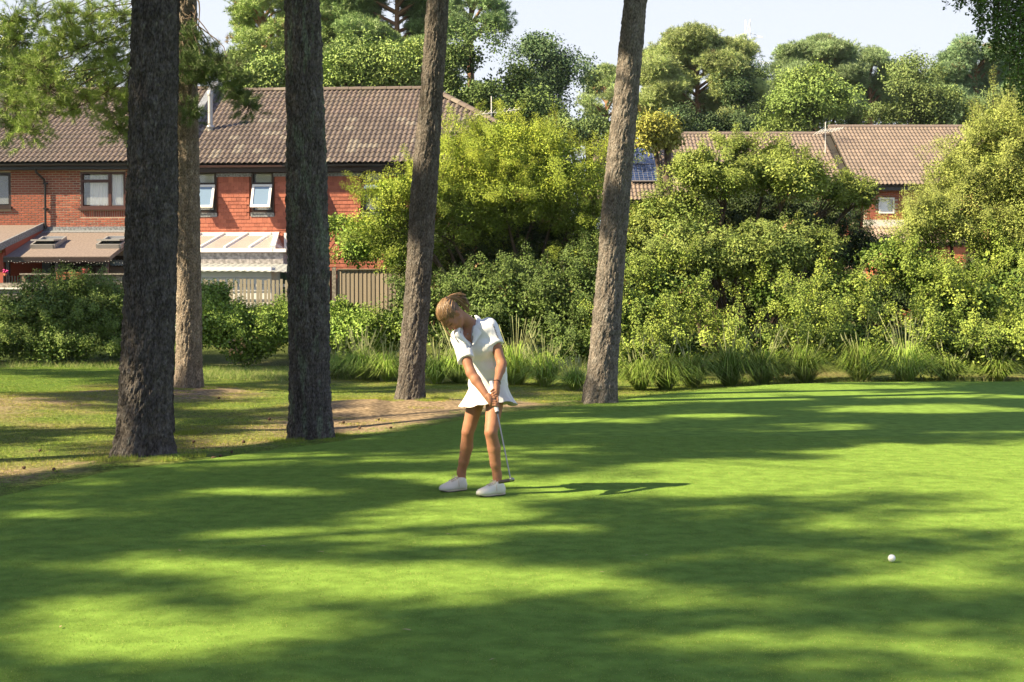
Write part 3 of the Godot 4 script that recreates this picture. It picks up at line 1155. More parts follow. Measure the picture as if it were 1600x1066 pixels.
func build_garden_buildings() -> void:
	# conservatory with a glazed lean-to roof and a sloping right end
	var c := turned(thing("conservatory", "white framed conservatory with sloping glazed roof against the tile-hung wall", "conservatory", Vector3(0, 0, -45.0)))
	var xl := px(238, 42)
	var xr := px(436, 42)
	var y0 := py(366, 45)
	var y1 := py(388, 42.2)
	var reach := 2.8
	var xw := px(447, 45) + 0.05
	var b := MB.new()
	b.span(Vector3(xl, y1 - 0.12, reach - 0.08), Vector3(xr, y1, reach + 0.06))
	b.span(Vector3(xl, y0 - 0.06, 0.02), Vector3(xw - 0.3, y0 + 0.05, 0.14))
	b.beam(Vector3(xr, y1 + 0.02, reach), Vector3(xw - 0.3, y0, 0.1), 0.14, 0.12)
	b.span(Vector3(xr - 0.1, y1 - 0.12, 0.1), Vector3(xr + 0.4, y1 - 0.02, reach + 0.05))
	b.box(Vector3(xw, (y0 + y1) / 2, 0.2), Vector3(0.08, 0.6, 0.08))
	part(c, "roof_frame", b, M.white_plastic)
	var n := 5
	for k in n:
		var x := lerpf(xl, xr, (k + 0.05) / n)
		b = MB.new()
		b.beam(Vector3(x, y1 + 0.01, reach), Vector3(x, y0 + 0.01, 0.1), 0.06, 0.09)
		part(c, "glazing_bar", b, M.white_plastic)
		b = MB.new()
		var xe := lerpf(xl, xr, (k + 1.05) / n) if k < n - 1 else xr
		var xt := xe if k < n - 1 else xw - 0.3
		b.quad(Vector3(x, y1, reach), Vector3(xe, y1, reach), Vector3(xt, y0, 0.1), Vector3(x, y0, 0.1))
		part(c, "roof_pane", b, M.pale_pane)
	b = MB.new()
	b.tri(Vector3(xr, y1, reach), Vector3(xw, y1, 0.1), Vector3(xw - 0.3, y0, 0.1))
	part(c, "roof_pane", b, M.pale_pane)
	b = MB.new()
	b.span(Vector3(xl, 0.7, reach - 0.12), Vector3(xr - 0.1, y1 - 0.14, reach - 0.04))
	b.span(Vector3(xr - 0.1, 0.7, 0.1), Vector3(xr + 0.3, y1 - 0.13, reach - 0.04))
	part(c, "fascia_wall", b, M.grey_render)
	b = MB.new()
	b.span(Vector3(xl, 2.30, reach - 0.02), Vector3(px(391, 42), 2.52, reach + 0.02))
	b.span(Vector3(px(391, 42), 2.36, reach - 0.02), Vector3(xr - 0.12, 2.40, reach + 0.01))
	part(c, "window_head", b, M.white_plastic)
	# metal-roofed shed in front of it
	var s := thing("garden_shed", "pale garden shed with a corrugated metal roof", "shed", Vector3(0, 0, -40.5))
	var dd := 40.5
	xl = px(262, dd)
	xr = px(424, dd)
	b = MB.new()
	b.span(Vector3(xl, 0.6, -1.7), Vector3(xr, py(417, dd), 0.0))
	part(s, "wall", b, M.white_plastic)
	b = MB.new()
	for k in 4:
		b.box(Vector3((xl + xr) / 2, py(424, dd) - k * 0.19, 0.008), Vector3(xr - xl, 0.012, 0.02))
	part(s, "cladding_joint", b, M.galvanised)
	b = MB.new()
	var f0 := PackedVector3Array()
	var f1 := PackedVector3Array()
	var g0 := PackedVector3Array()
	var g1 := PackedVector3Array()
	var steps := 72
	for k in steps + 1:
		var x := lerpf(xl - 0.15, xr + 0.55, k / float(steps))
		var up: float = [0.0, 0.0, 0.016, 0.016][k % 4]
		f0.append(Vector3(x, py(421, dd) - 0.06 + up - 0.012 * maxf(0.0, x - xl - 2.0), 0.22))
		f1.append(Vector3(x, py(409, dd) + up, -1.9))
		g0.append(f0[k] - Vector3(0, 0.012, 0))
		g1.append(f1[k] - Vector3(0, 0.012, 0))
	b.rows([f0, f1])
	b.rows([g1, g0])
	b.rows([g0, f0])
	part(s, "corrugated_roof", b, M.zinc)
	b = MB.new()
	b.span(Vector3(xr + 0.02, 0.6, -1.6), Vector3(xr + 0.62, py(425, dd), -1.52))
	part(s, "side_screen", b, M.green_sheet)
	# dark green lean-to shed on the left
	s = thing("green_shed", "low dark shed with green corrugated roof beside the railing", "shed", Vector3(0, 0, -42.6))
	dd = 42.6
	b = MB.new()
	b.span(Vector3(px(150, dd), 0.7, -0.9), Vector3(px(215, dd), py(417, dd), 0.0))
	part(s, "wall", b, paint("shed_dark", Color(0.06, 0.045, 0.04), 0.9))
	b = MB.new()
	f0 = PackedVector3Array()
	f1 = PackedVector3Array()
	for k in 61:
		var x := lerpf(px(146, dd), px(218, dd), k / 60.0)
		var up := 0.018 * sin(k * TAU / 4.0)
		f0.append(Vector3(x, py(415, dd) + up, 0.15))
		f1.append(Vector3(x, py(405, dd) + up, -1.0))
	b.rows([f0, f1])
	part(s, "corrugated_roof", b, M.green_sheet)
	# terrace wall, railing, planter, flowers, lights
	dd = 41.2
	var w := thing("terrace_wall", "low grey terrace wall with a pale coping under the railing", "wall", Vector3(0, 0, -dd))
	b = MB.new()
	b.span(Vector3(px(-60, dd), 0.3, -0.25), Vector3(px(66, dd), py(452, dd), 0.0))
	part(w, "wall", b, M.concrete)
	b = MB.new()
	b.span(Vector3(px(-60, dd), py(452, dd), -0.1), Vector3(px(66, dd), py(449.5, dd), 0.06))
	part(w, "coping", b, M.white_plastic)
	b = MB.new()
	b.span(Vector3(px(-60, dd), py(449.5, dd), -0.25), Vector3(px(66, dd), py(442, dd), -0.1))
	part(w, "upper_course", b, M.concrete)
	var r := thing("terrace_railing", "dark wooden terrace railing with a weathered top rail", "railing", Vector3(0, 0, -dd - 0.2))
	b = MB.new()
	b.span(Vector3(px(28, dd), py(429.5, dd), -0.08), Vector3(px(205, dd), py(427, dd), 0.06))
	part(r, "top_rail", b, M.concrete)
	for k in 4:
		b = MB.new()
		var x: float = px([34.0, 68.0, 128.0, 196.0][k], dd)
		b.box(Vector3(x, 1.75, -0.01), Vector3(0.1, 1.0, 0.1))
		part(r, "post", b, paint("post_wood", Color(0.16, 0.13, 0.09), 0.9) if k == 0 else M.post_wood)
	for k in 15:
		b = MB.new()
		var x := px(2 + k * 4.4, dd)
		b.box(Vector3(x, 1.82, -0.03), Vector3(0.035, 0.75, 0.035))
		part(r, "baluster", b, M.black_plastic)
	b = MB.new()
	b.span(Vector3(px(132, dd), 1.1, -0.04), Vector3(px(205, dd), py(431, dd), -0.02))
	part(r, "grey_panel", b, M.concrete)
	var p := thing("window_box", "long terracotta trough hanging on the terrace railing", "planter", Vector3(px(108, 41.1), py(437, 41.1), -41.1))
	b = MB.new()
	b.box(Vector3(0, 0.1, 0), Vector3(0.65, 0.2, 0.2))
	b.box(Vector3(0, 0.2, 0), Vector3(0.7, 0.03, 0.24))
	part(p, "trough", b, M.terracotta)
	var f := thing("pink_flower_pot", "pot of bright pink flowers at the left end of the terrace", "plant pot", Vector3(px(9, 41.6), py(432, 41.6), -41.6))
	b = MB.new()
	b.lathe(Vector3(0, 0, 0), [Vector2(0.0, 0.0), Vector2(0.09, 0.0), Vector2(0.13, 0.18), Vector2(0.0, 0.17)], 12)
	part(f, "pot", b, M.terracotta)
	for k in 5:
		b = MB.new()
		for q in 6:
			b.ball(Vector3(0, 0.30, 0) + any_way() * 0.05, Vector3(0.045, 0.03, 0.045), 6)
		var fl := part(f, "flower", b, M.pink_petal)
		fl.position = Vector3(rng.randf_range(-0.14, 0.14), rng.randf_range(-0.1, 0.12), rng.randf_range(-0.05, 0.08))
	var g := thing("red_watering_can", "small red watering can on the terrace by the green shed", "watering can", Vector3(px(134, 41.6), py(427, 41.6), -41.5))
	b = MB.new()
	b.lathe(Vector3.ZERO, [Vector2(0.0, 0.0), Vector2(0.1, 0.0), Vector2(0.085, 0.2), Vector2(0.0, 0.2)], 12)
	part(g, "body", b, M.red_plastic)
	b = MB.new()
	b.tube([Vector3(0.08, 0.05, 0), Vector3(0.18, 0.16, 0), Vector3(0.22, 0.22, 0)], [0.02, 0.015, 0.025], 6)
	part(g, "spout", b, M.red_plastic)
	b = MB.new()
	b.tube([Vector3(-0.08, 0.04, 0), Vector3(-0.16, 0.12, 0), Vector3(-0.05, 0.26, 0), Vector3(0.04, 0.2, 0)], [0.012, 0.012, 0.012, 0.012], 6)
	part(g, "handle", b, M.red_plastic)
	g.scale = Vector3.ONE * 0.6
	f.scale = Vector3.ONE * 0.45
	var sl := thing("string_lights", "string of small white bulbs hung along the lean-to eave", "string lights", Vector3(0, 0, -41.93))
	var pts := []
	var rad := []
	for k in 41:
		var x := lerpf(px(14, 41.9), px(192, 41.9), k / 40.0)
		pts.append(Vector3(x, 2.72 - 0.07 * absf(sin(k * PI / 9.0)) - 0.05 * rng.randf(), 0.03))
		rad.append(0.006)
	b = MB.new()
	b.tube(pts, rad, 4)
	part(sl, "cable", b, M.black_plastic)
	for k in range(0, 41):
		b = MB.new()
		b.ball(Vector3.ZERO, Vector3(0.008, 0.012, 0.008), 6)
		var o := part(sl, "bulb", b, M.bulb_glass)
		o.position = pts[k] + Vector3(0, -0.03 - 0.05 * rng.randf(), 0)


func far_roof(h: Node3D, w: float, eave: float, z: float, pitch: float, count: int) -> void:
	var a := deg_to_rad(pitch)
	var sl := roof_slope(a)
	var gauge := 0.345
	var l := gauge * count
	var b := MB.new()
	b.box(Vector3(w / 2, eave, z) + sl.y * l / 2 - sl.z * 0.06, Vector3(w, l, 0.1), sl)
	var back := Basis(Vector3.UP, PI) * sl
	b.box(Vector3(w / 2, eave, z - 2 * l * cos(a)) + back.y * (l - 0.07) / 2 - back.z * 0.06, Vector3(w, l - 0.07, 0.1), back)
	var roof := part(h, "roof", b, M.underlay)
	var places := []
	var tints := []
	for r in count:
		for k in int(w / 0.332):
			places.append(Transform3D(sl, Vector3(k * 0.332 + 0.166, eave, z) + sl.y * gauge * r))
			tints.append(Color(0.31, 0.24, 0.20).lerp(Color(0.25, 0.20, 0.17), rng.randf()) * rng.randf_range(0.9, 1.1))
	many(roof, "tiles", pan_tile(0.332, 0.42), places, tints, M.tile)
	b = MB.new()
	var top := Vector3(0, eave, z) + sl.y * l
	b.tube([Vector3(0, top.y, top.z), Vector3(w, top.y, top.z)], [0.12, 0.12], 10)
	part(roof, "ridge", b, M.felt)


func far_bricks(h: Node3D, x0: float, x1: float, y0: float, y1: float, z: float, holes: Array) -> void:
	var q := MB.new()
	q.box(Vector3(0, 0, -0.006), Vector3(0.215, 0.065, 0.03))
	var places := []
	var tints := []
	var row := 0
	var y := y1 - 0.04
	while y > y0:
		var x := x0 + 0.11 + (0.11 if row % 2 else 0.0)
		while x < x1 - 0.1:
			var clear := true
			for k in holes:
				clear = clear and not (x + 0.11 > k[0] and x - 0.11 < k[1] and y > k[2] and y < k[3])
			if clear:
				places.append(Transform3D(Basis.IDENTITY, Vector3(x, y, z)))
				tints.append(brick_tone() * 1.15)
			x += 0.225
		y -= 0.075
		row += 1
	many(h, "bricks", q.done(), places, tints, M.brick)


func build_far_houses() -> void:
	# nearest of the three at the right
	var h := thing("terraced_house", "orange brick house with higher pale brown roof and tiled porch, right of the hawthorn", "house", Vector3(13.9, 0.0, -57.6))
	var holes := [[1.02, 1.66, 5.02, 5.66], [2.72, 3.24, 5.15, 5.66]]
	part(h, "wall", wall_mesh(0.45, 9.0, 0.5, 6.1, -0.65, -0.4, holes), M.mortar)
	far_bricks(h, 0.45, 5.5, 2.6, 6.05, -0.4, holes)
	var b := MB.new()
	b.span(Vector3(0.45, 0.5, -9.0), Vector3(0.7, 6.1, -0.65))
	b.span(Vector3(0.7, 0.5, -4.2), Vector3(9.0, 6.1, -4.0))
	part(h, "gable_wall", b, paint("plain_brick", Color(0.46, 0.15, 0.08), 0.9))
	for o in holes:
		var w := window_unit(h, o[0], o[1], o[2], o[3], -0.38, [], [], M.white_plastic, false)
		b = MB.new()
		b.span(Vector3(o[0] + 0.05, o[2] + 0.05, -0.55), Vector3(o[1] - 0.05, o[3] - 0.05, -0.53))
		part(w, "net_curtain", b, M.curtain)
	far_roof(h, 9.2, 6.15, 0.0, 30.0, 17)
	b = MB.new()
	b.tri(Vector3(0.44, 6.05, -9.6), Vector3(0.44, 6.05, -0.55), Vector3(0.44, 8.85, -5.07))
	b.tri(Vector3(0.5, 6.05, -0.55), Vector3(0.5, 6.05, -9.6), Vector3(0.5, 8.85, -5.07))
	part(h, "gable", b, M.plain_brick)
	b = MB.new()
	b.span(Vector3(0.0, 5.93, -0.1), Vector3(9.2, 6.12, -0.06))
	part(h, "fascia", b, M.black_plastic)
	var sl := roof_slope(deg_to_rad(28.0))
	b = MB.new()
	b.box(Vector3(2.3, 3.75, 1.0) + sl.y * 0.8 - sl.z * 0.05, Vector3(3.9, 1.6, 0.08), sl)
	var pr := part(h, "porch_roof", b, M.underlay)
	var places := []
	var tints := []
	for r in 5:
		for k in 11:
			places.append(Transform3D(sl, Vector3(0.55 + k * 0.332, 3.75, 1.0) + sl.y * 0.33 * r))
			tints.append(Color(0.42, 0.33, 0.28) * rng.randf_range(0.9, 1.1))
	many(pr, "tiles", pan_tile(0.332, 0.42), places, tints, M.tile)
	b = MB.new()
	b.span(Vector3(0.4, 4.46, -0.39), Vector3(4.3, 4.76, -0.34))
	part(pr, "lead_flashing", b, paint("pale_flashing", Color(0.6, 0.58, 0.55), 0.7))
	b = MB.new()
	b.span(Vector3(0.5, 0.6, -0.3), Vector3(4.2, 3.6, 0.85))
	part(h, "porch_wall", b, M.plain_brick)
	antenna("roof_aerial", "aerial on the roof step left of the higher roof", Vector3(px(1288, 61), py(206, 61), -61.0), 0.7, 1.3)
	# the middle house
	h = thing("terraced_house", "middle terraced house whose roof shows above the hawthorn, one step lower", "house", Vector3(px(1049, 59.5) - 0.3, 0.0, -57.75))
	part(h, "wall", wall_mesh(0.2, 7.6, 0.5, 5.6, -0.65, -0.4, [[7.0, 7.4, 4.9, 5.3]]), M.mortar)
	far_bricks(h, 4.5, 7.6, 3.0, 5.6, -0.4, [[7.0, 7.4, 4.9, 5.3]])
	window_unit(h, 7.0, 7.4, 4.9, 5.3, -0.38, [], [], M.white_plastic, false)
	b = MB.new()
	b.span(Vector3(0.2, 0.5, -4.2), Vector3(7.6, 5.6, -4.0))
	part(h, "inner_wall", b, M.interior)
	far_roof(h, 7.62, 5.86, 0.0, 30.0, 17)
	antenna("roof_aerial", "aerial standing on the roof behind the solar panels", Vector3(px(1050, 64), py(214, 64), -64.0), 0.6, 1.0)
	# the house with the solar panels
	h = thing("terraced_house", "lowest terraced roof, carrying the two solar panels, behind the pale leaning trunk", "house", Vector3(px(930, 59.5), 0.0, -57.9))
	part(h, "wall", wall_mesh(0.2, 3.0, 0.5, 5.3, -0.65, -0.4, []), M.plain_brick)
	far_roof(h, 3.15, 5.55, 0.0, 30.0, 17)
	b = MB.new()
	b.span(Vector3(1.7, 4.2, -0.39), Vector3(3.0, 4.6, 0.2))
	part(h, "porch_fascia", b, M.white_plastic)
	sl = roof_slope(deg_to_rad(30.0))
	for k in 2:
		var t := thing("solar_panel", ["lower solar panel on the tiled roof", "upper solar panel on the tiled roof"][k], "solar panel", Vector3(px(1010, 58), 5.55, -57.9) + sl.y * (2.3 + k * 1.66) + sl.z * 0.16, "solar panels on the roof")
		t.basis = sl
		var q := MB.new()
		q.box(Vector3(0, 0, 0), Vector3(1.1, 1.6, 0.03))
		part(t, "glass", q, M.solar_cell)
		q = MB.new()
		for s in [-1, 1]:
			q.box(Vector3(s * 0.57, 0, 0.005), Vector3(0.05, 1.7, 0.06))
			q.box(Vector3(0, s * 0.825, 0.005), Vector3(1.09, 0.05, 0.06))
		part(t, "frame", q, M.galvanised)
		q = MB.new()
		for s in 5:
			q.box(Vector3(-0.55 + (s + 1) * 1.1 / 6.0, 0, 0.0165), Vector3(0.012, 1.6, 0.005))
		for s in 7:
			q.box(Vector3(0, -0.8 + (s + 1) * 0.2, 0.0155), Vector3(1.1, 0.012, 0.005))
		part(t, "cell_lines", q, M.galvanised)
	# electricity pylon far off
	var p := thing("pylon", "pale lattice electricity pylon rising behind the far trees", "pylon", Vector3(px(1166, 330), 0, -330.0))
	b = MB.new()
	var ht := py(34, 330)
	for s in [Vector2(-1, -1), Vector2(1, -1), Vector2(1, 1), Vector2(-1, 1)]:
		b.beam(Vector3(s.x * 4.0, 0, s.y * 4.0), Vector3(s.x * 0.7, ht * 0.72, s.y * 0.7), 0.13, 0.13)
		b.beam(Vector3(s.x * 0.7, ht * 0.72, s.y * 0.7), Vector3(s.x * 0.5, ht, s.y * 0.5), 0.10, 0.10)
	part(p, "legs", b, paint("pylon_paint", Color(0.7, 0.72, 0.75), 0.7))
	b = MB.new()
	for k in 16:
		var f0_ := k / 16.0
		var r0 := lerpf(4.0, 0.6, minf(f0_ / 0.72, 1.0))
		var r1 := lerpf(4.0, 0.6, minf((f0_ + 0.0625) / 0.72, 1.0))
		b.beam(Vector3(-r0, ht * f0_, r0), Vector3(r1, ht * (f0_ + 0.0625), r1), 0.10, 0.10)
		b.beam(Vector3(r0, ht * f0_, r0), Vector3(-r1, ht * (f0_ + 0.0625), r1), 0.10, 0.10)
	part(p, "bracing", b, M.pylon_paint)
	for k in 3:
		b = MB.new()
		var yy := ht * (0.76 + k * 0.09)
		var wd: float = [4.2, 5.0, 3.6][k]
		b.beam(Vector3(-wd, yy, 0), Vector3(wd, yy, 0), 0.10, 0.10)
		b.beam(Vector3(-wd, yy, 0), Vector3(0, yy + 1.2, 0), 0.10, 0.10)
		b.beam(Vector3(wd, yy, 0), Vector3(0, yy + 1.2, 0), 0.10, 0.10)
		part(p, "cross_arm", b, M.pylon_paint)


func build_fences() -> void:
	var d := 39.0
	var f := thing("picket_fence", "weathered pale picket fence in sunlight below the metal-roofed shed", "fence", Vector3(0, 0, -d))
	for k in 2:
		var b := MB.new()
		b.span(Vector3(px(318, d), py([446, 470][k], d) - 0.04, -0.05), Vector3(px(514, d), py([446, 470][k], d) + 0.04, -0.02))
		b.col = Color(0.34, 0.29, 0.2)
		part(f, "rail", b, M.old_wood)
	var k := 0
	var x := px(318, d)
	while x < px(514, d):
		var b := MB.new()
		b.col = Color(0.66, 0.59, 0.45).lerp(Color(0.52, 0.48, 0.38), rng.randf())
		var top := py(437, d) + rng.randf_range(-0.02, 0.02)
		b.span(Vector3(-0.036, 0.6, 0), Vector3(0.036, top, 0.02))
		var o := part(f, "slat", b, M.old_wood)
		o.position = Vector3(x, 0, -0.02)
		o.rotation.z = rng.randf_range(-0.012, 0.012)
		x += 0.113
	f = thing("panel_fence", "grey-brown close-board fence with a concrete post beside the yellow-green shrub", "fence", Vector3(0, 0, -d))
	x = px(530, d)
	while x < px(660, d):
		var b := MB.new()
		b.col = Color(0.54, 0.46, 0.36).lerp(Color(0.38, 0.335, 0.275), rng.randf())
		b.box(Vector3(0, 1.45, 0.0), Vector3(0.112, 2 * (py(421, d) - 1.45), 0.02), Basis(Vector3.UP, -0.13))
		var o := part(f, "slat", b, M.old_wood)
		o.position = Vector3(x, rng.randf_range(-0.012, 0.012), -0.03)
		x += 0.115
	var c := MB.new()
	c.col = Color(0.33, 0.29, 0.22)
	c.span(Vector3(px(529, d), py(422, d), -0.05), Vector3(px(661, d), py(420, d), 0.02))
	part(f, "capping", c, M.old_wood)
	c = MB.new()
	c.span(Vector3(px(519, d), 0.4, -0.1), Vector3(px(525, d), py(418, d), 0.02))
	part(f, "post", c, M.concrete)
	x = px(500, d)
	while x < px(518, d):
		var b := MB.new()
		b.col = Color(0.58, 0.52, 0.4)
		b.span(Vector3(-0.036, 0.6, 0), Vector3(0.036, py(421, d), 0.02))
		var o := part(f, "slat", b, M.old_wood)
		o.position = Vector3(x, 0, -0.02)
		x += 0.113


# ---------------------------------------------------------------- trees and shrubs
# patches of ground that the sun reaches through the gaps in the pines: x, z and half-widths
const LIT := [Vector4(-2.09, -7.85, 0.46, 0.3), Vector4(-2.22, -6.81, 0.37, 0.32), Vector4(-1.81, -6.1, 0.57, 0.44), Vector4(-1.1, -7.42, 0.6, 0.46), Vector4(-1.96, -10.87, 0.73, 0.36), Vector4(-0.96, -11.85, 0.64, 0.3), Vector4(-0.51, -11.36, 0.46, 0.32), Vector4(-0.49, -9.98, 0.58, 0.73), Vector4(-1.5, -9, 0.53, 0.27), Vector4(-0.62, -8.57, 0.39, 0.2), Vector4(-0.37, -7.5, 0.57, 0.45), Vector4(0.2, -7.32, 0.39, 0.3), Vector4(-1.2, -6.31, 0.31, 0.22), Vector4(2.3, -11.97, 1.33, 1.22), Vector4(3.88, -12.61, 1.22, 2.01), Vector4(0.19, -13.99, 0.44, 0.3), Vector4(0.14, -9.17, 0.29, 0.18), Vector4(3.07, -9.44, 0.59, 0.27), Vector4(2.01, -7.4, 0.76, 0.29), Vector4(2.37, -7.94, 0.39, 0.18), Vector4(0.6, -6.07, 0.36, 0.13), Vector4(1.43, -6.07, 0.3, 0.1), Vector4(0.88, -6.95, 0.47, 0.12), Vector4(0.46, -17.03, 0.65, 0.89), Vector4(2.06, -15.76, 0.71, 0.46), Vector4(5.62, -19.22, 1.47, 0.79), Vector4(2.45, -18.13, 0.77, 0.4), Vector4(5.12, -24.19, 2.07, 0.72), Vector4(7.16, -21.76, 0.93, 0.44), Vector4(0.47, -14.82, 0.4, 0.34), Vector4(1, -11.06, 1.09, 0.53), Vector4(-5.97, -19.23, 0.82, 0.91), Vector4(-4.98, -16.49, 0.63, 0.58), Vector4(-4.27, -21.07, 0.76, 0.68), Vector4(-3.2, -16.22, 0.73, 1.13), Vector4(-3.23, -17.94, 0.65, 0.59), Vector4(-1.8, -19.77, 0.57, 5.72), Vector4(-10.72, -34.04, 1.68, 1.07), Vector4(-1.66, -23.21, 1.14, 2.29), Vector4(-0.76, -21.34, 0.66, 2.48)]


# trunk x, z, height from, to, half-width, whether the sun reaches it
const SUN_TRUNKS := [[-5.5, -24.0, 0.8, 4.9, 0.5, true], [-1.4, -21.0, 1.3, 2.4, 0.45, true], [-1.2, -21.0, 3.1, 4.3, 0.45, true], [-1.5, -21.0, 0.0, 0.7, 0.5, true], [1.35, -20.6, 0.0, 2.5, 0.55, true], [1.65, -20.6, 2.7, 5.0, 0.55, true], [-3.5, -13.5, 0.0, 5.0, 0.45, false], [-2.15, -15.5, 0.0, 5.0, 0.35, false]]


func sunlit(p: Vector3, grow: float) -> bool:      # whether a needle cluster at p would shade one of those gaps
	var k := 1.0 / tan(deg_to_rad(SUN_EL))
	var a := deg_to_rad(SUN_AZ)
	var x := p.x + p.y * k * cos(a)
	var z := p.z - p.y * k * sin(a)
	var run := Vector2(k * cos(a), -k * sin(a))
	# the low bank of shrubs behind the green stands in the sun, and so do parts of three trunks; two trunks stand in shade
	if z - run.y * 1.8 < -26.3 and x - run.x * 1.8 > -3.5:
		return true
	for s in SUN_TRUNKS:
		var t: float = ((s[0] - p.x) * run.x + (s[1] - p.z) * run.y) / run.length_squared()
		var q: Vector2 = Vector2(p.x, p.z) + run * t
		var hit: float = p.y - t
		if t > 0.0 and q.distance_to(Vector2(s[0], s[1])) < s[4] + grow and hit > s[2] and hit < s[3]:
			return s[5]
	# thin streaks of half light between the larger gaps
	var streak := noise.get_noise_2d(x * 0.34 + 3.0, z * 1.15)
	if streak > 0.27 and z - run.y * 0.0 < -7.0 and fposmod(p.x * 31.7 + p.z * 17.3 + p.y * 11.9, 1.0) < 0.88:
		return true
	for l in LIT:
		var dx: float = (x - l.x) / (l.z + grow)
		var dz: float = (z - l.y) / (l.w + grow * 0.7)
		if dx * dx + dz * dz < 1.0:
			return true
	return false


func leaf_clump(count: int, r: float, length: float, width: float, tone: float) -> ArrayMesh:
	var b := MB.new()
	for k in count:
		var o := any_way()
		o.y = o.y * 0.75
		var p := o * r * sqrt(rng.randf_range(0.08, 1.0))
		var flat := (Vector3.UP + any_way() * 0.75).normalized()      # leaves lie more or less level and droop a little
		var dir := (o * 0.8 + any_way() * 0.9)
		dir = (dir - flat * dir.dot(flat) * 0.8 + Vector3(0, -0.15, 0)).normalized()
		var side := dir.cross(flat).normalized()
		var nn := side.cross(dir)
		var l := length * rng.randf_range(0.7, 1.2)
		var w := width * rng.randf_range(0.8, 1.15) * 0.5
		var f := rng.randf_range(1.0 - tone, 1.0 + tone)
		b.col = Color(f * rng.randf_range(0.92, 1.12), f, f * rng.randf_range(0.8, 1.1))
		var mid := p + dir * l * 0.45
		b.tri(p, mid + side * w + nn * w * 0.35, p + dir * l)
		b.tri(p, p + dir * l, mid - side * w + nn * w * 0.35)
	return b.done()


func needle_clump(count: int, axis: float, length: float, width: float) -> ArrayMesh:    # a shoot along y with needles round it
	var b := MB.new()
	for k in count:
		var y := axis * rng.randf()
		var w := rng.randf() * TAU
		var out := Vector3(cos(w), 0, sin(w))
		var dir := (out * rng.randf_range(0.5, 1.1) + Vector3(0, rng.randf_range(0.25, 1.0), 0)).normalized()
		var side := dir.cross(any_way()).normalized() * width * 0.5
		var p := Vector3(0, y, 0)
		var f := rng.randf_range(0.75, 1.25)
		b.col = Color(f * rng.randf_range(0.9, 1.15), f, f * 0.9)
		b.tri(p - side, p + side, p + dir * length * rng.randf_range(0.7, 1.15))
	return b.done()


func bough_clump(shoots: int, r: float, count: int, axis: float, length: float, width: float) -> ArrayMesh:   # several shoots spread upwards in a pad
	var b := MB.new()
	for s in shoots:
		var o := any_way() * r * Vector3(1, 0.45, 1)
		var up := (any_way() * 0.6 + Vector3.UP + o.normalized() * 0.6).normalized()
		var q := aimed(up, rng.randf() * TAU)
		for k in count:
			var w := rng.randf() * TAU
			var dir := q * (Vector3(cos(w), 0, sin(w)) * rng.randf_range(0.5, 1.1) + Vector3(0, rng.randf_range(0.2, 1.0), 0)).normalized()
			var side := dir.cross(any_way()).normalized() * width * 0.5
			var p := o + up * axis * rng.randf()
			var f := rng.randf_range(0.75, 1.25)
			b.col = Color(f * rng.randf_range(0.9, 1.12), f, f * 0.92)
			b.tri(p - side, p + side, p + dir * length * rng.randf_range(0.7, 1.15))
	return b.done()


var clumps := {}


func clump_set(called: String) -> Array:
	if not clumps.has(called):
		var out := []
		for k in 3:
			match called:
				"shrub": out.append(leaf_clump(26, 0.19, 0.075, 0.042, 0.22))
				"fine": out.append(leaf_clump(30, 0.20, 0.065, 0.024, 0.22))
				"bramble": out.append(leaf_clump(24, 0.22, 0.08, 0.056, 0.3))
				"tree": out.append(leaf_clump(44, 0.42, 0.125, 0.08, 0.25))
				"far_pine": out.append(bough_clump(7, 0.38, 16, 0.18, 0.20, 0.024))
				"crown_pine": out.append(bough_clump(6, 0.20, 22, 0.14, 0.14, 0.013))
				"spray": out.append(needle_clump(80, 0.18, 0.09, 0.0055))
				"birch": out.append(leaf_clump(7, 0.05, 0.042, 0.032, 0.2))
		clumps[called] = out
	return clumps[called]


func put_clumps(parent: Node3D, called: String, kind: String, where: Array, tints: Array, m: Material) -> void:
	var set_ := clump_set(kind)
	var sorted_where := [[], [], []]
	var sorted_tint := [[], [], []]
	for k in where.size():
		var r := k % set_.size()
		sorted_where[r].append(where[k])
		sorted_tint[r].append(tints[k])
	for r in set_.size():
		if sorted_where[r].size():
			many(parent, called, set_[r], sorted_where[r], sorted_tint[r], m)


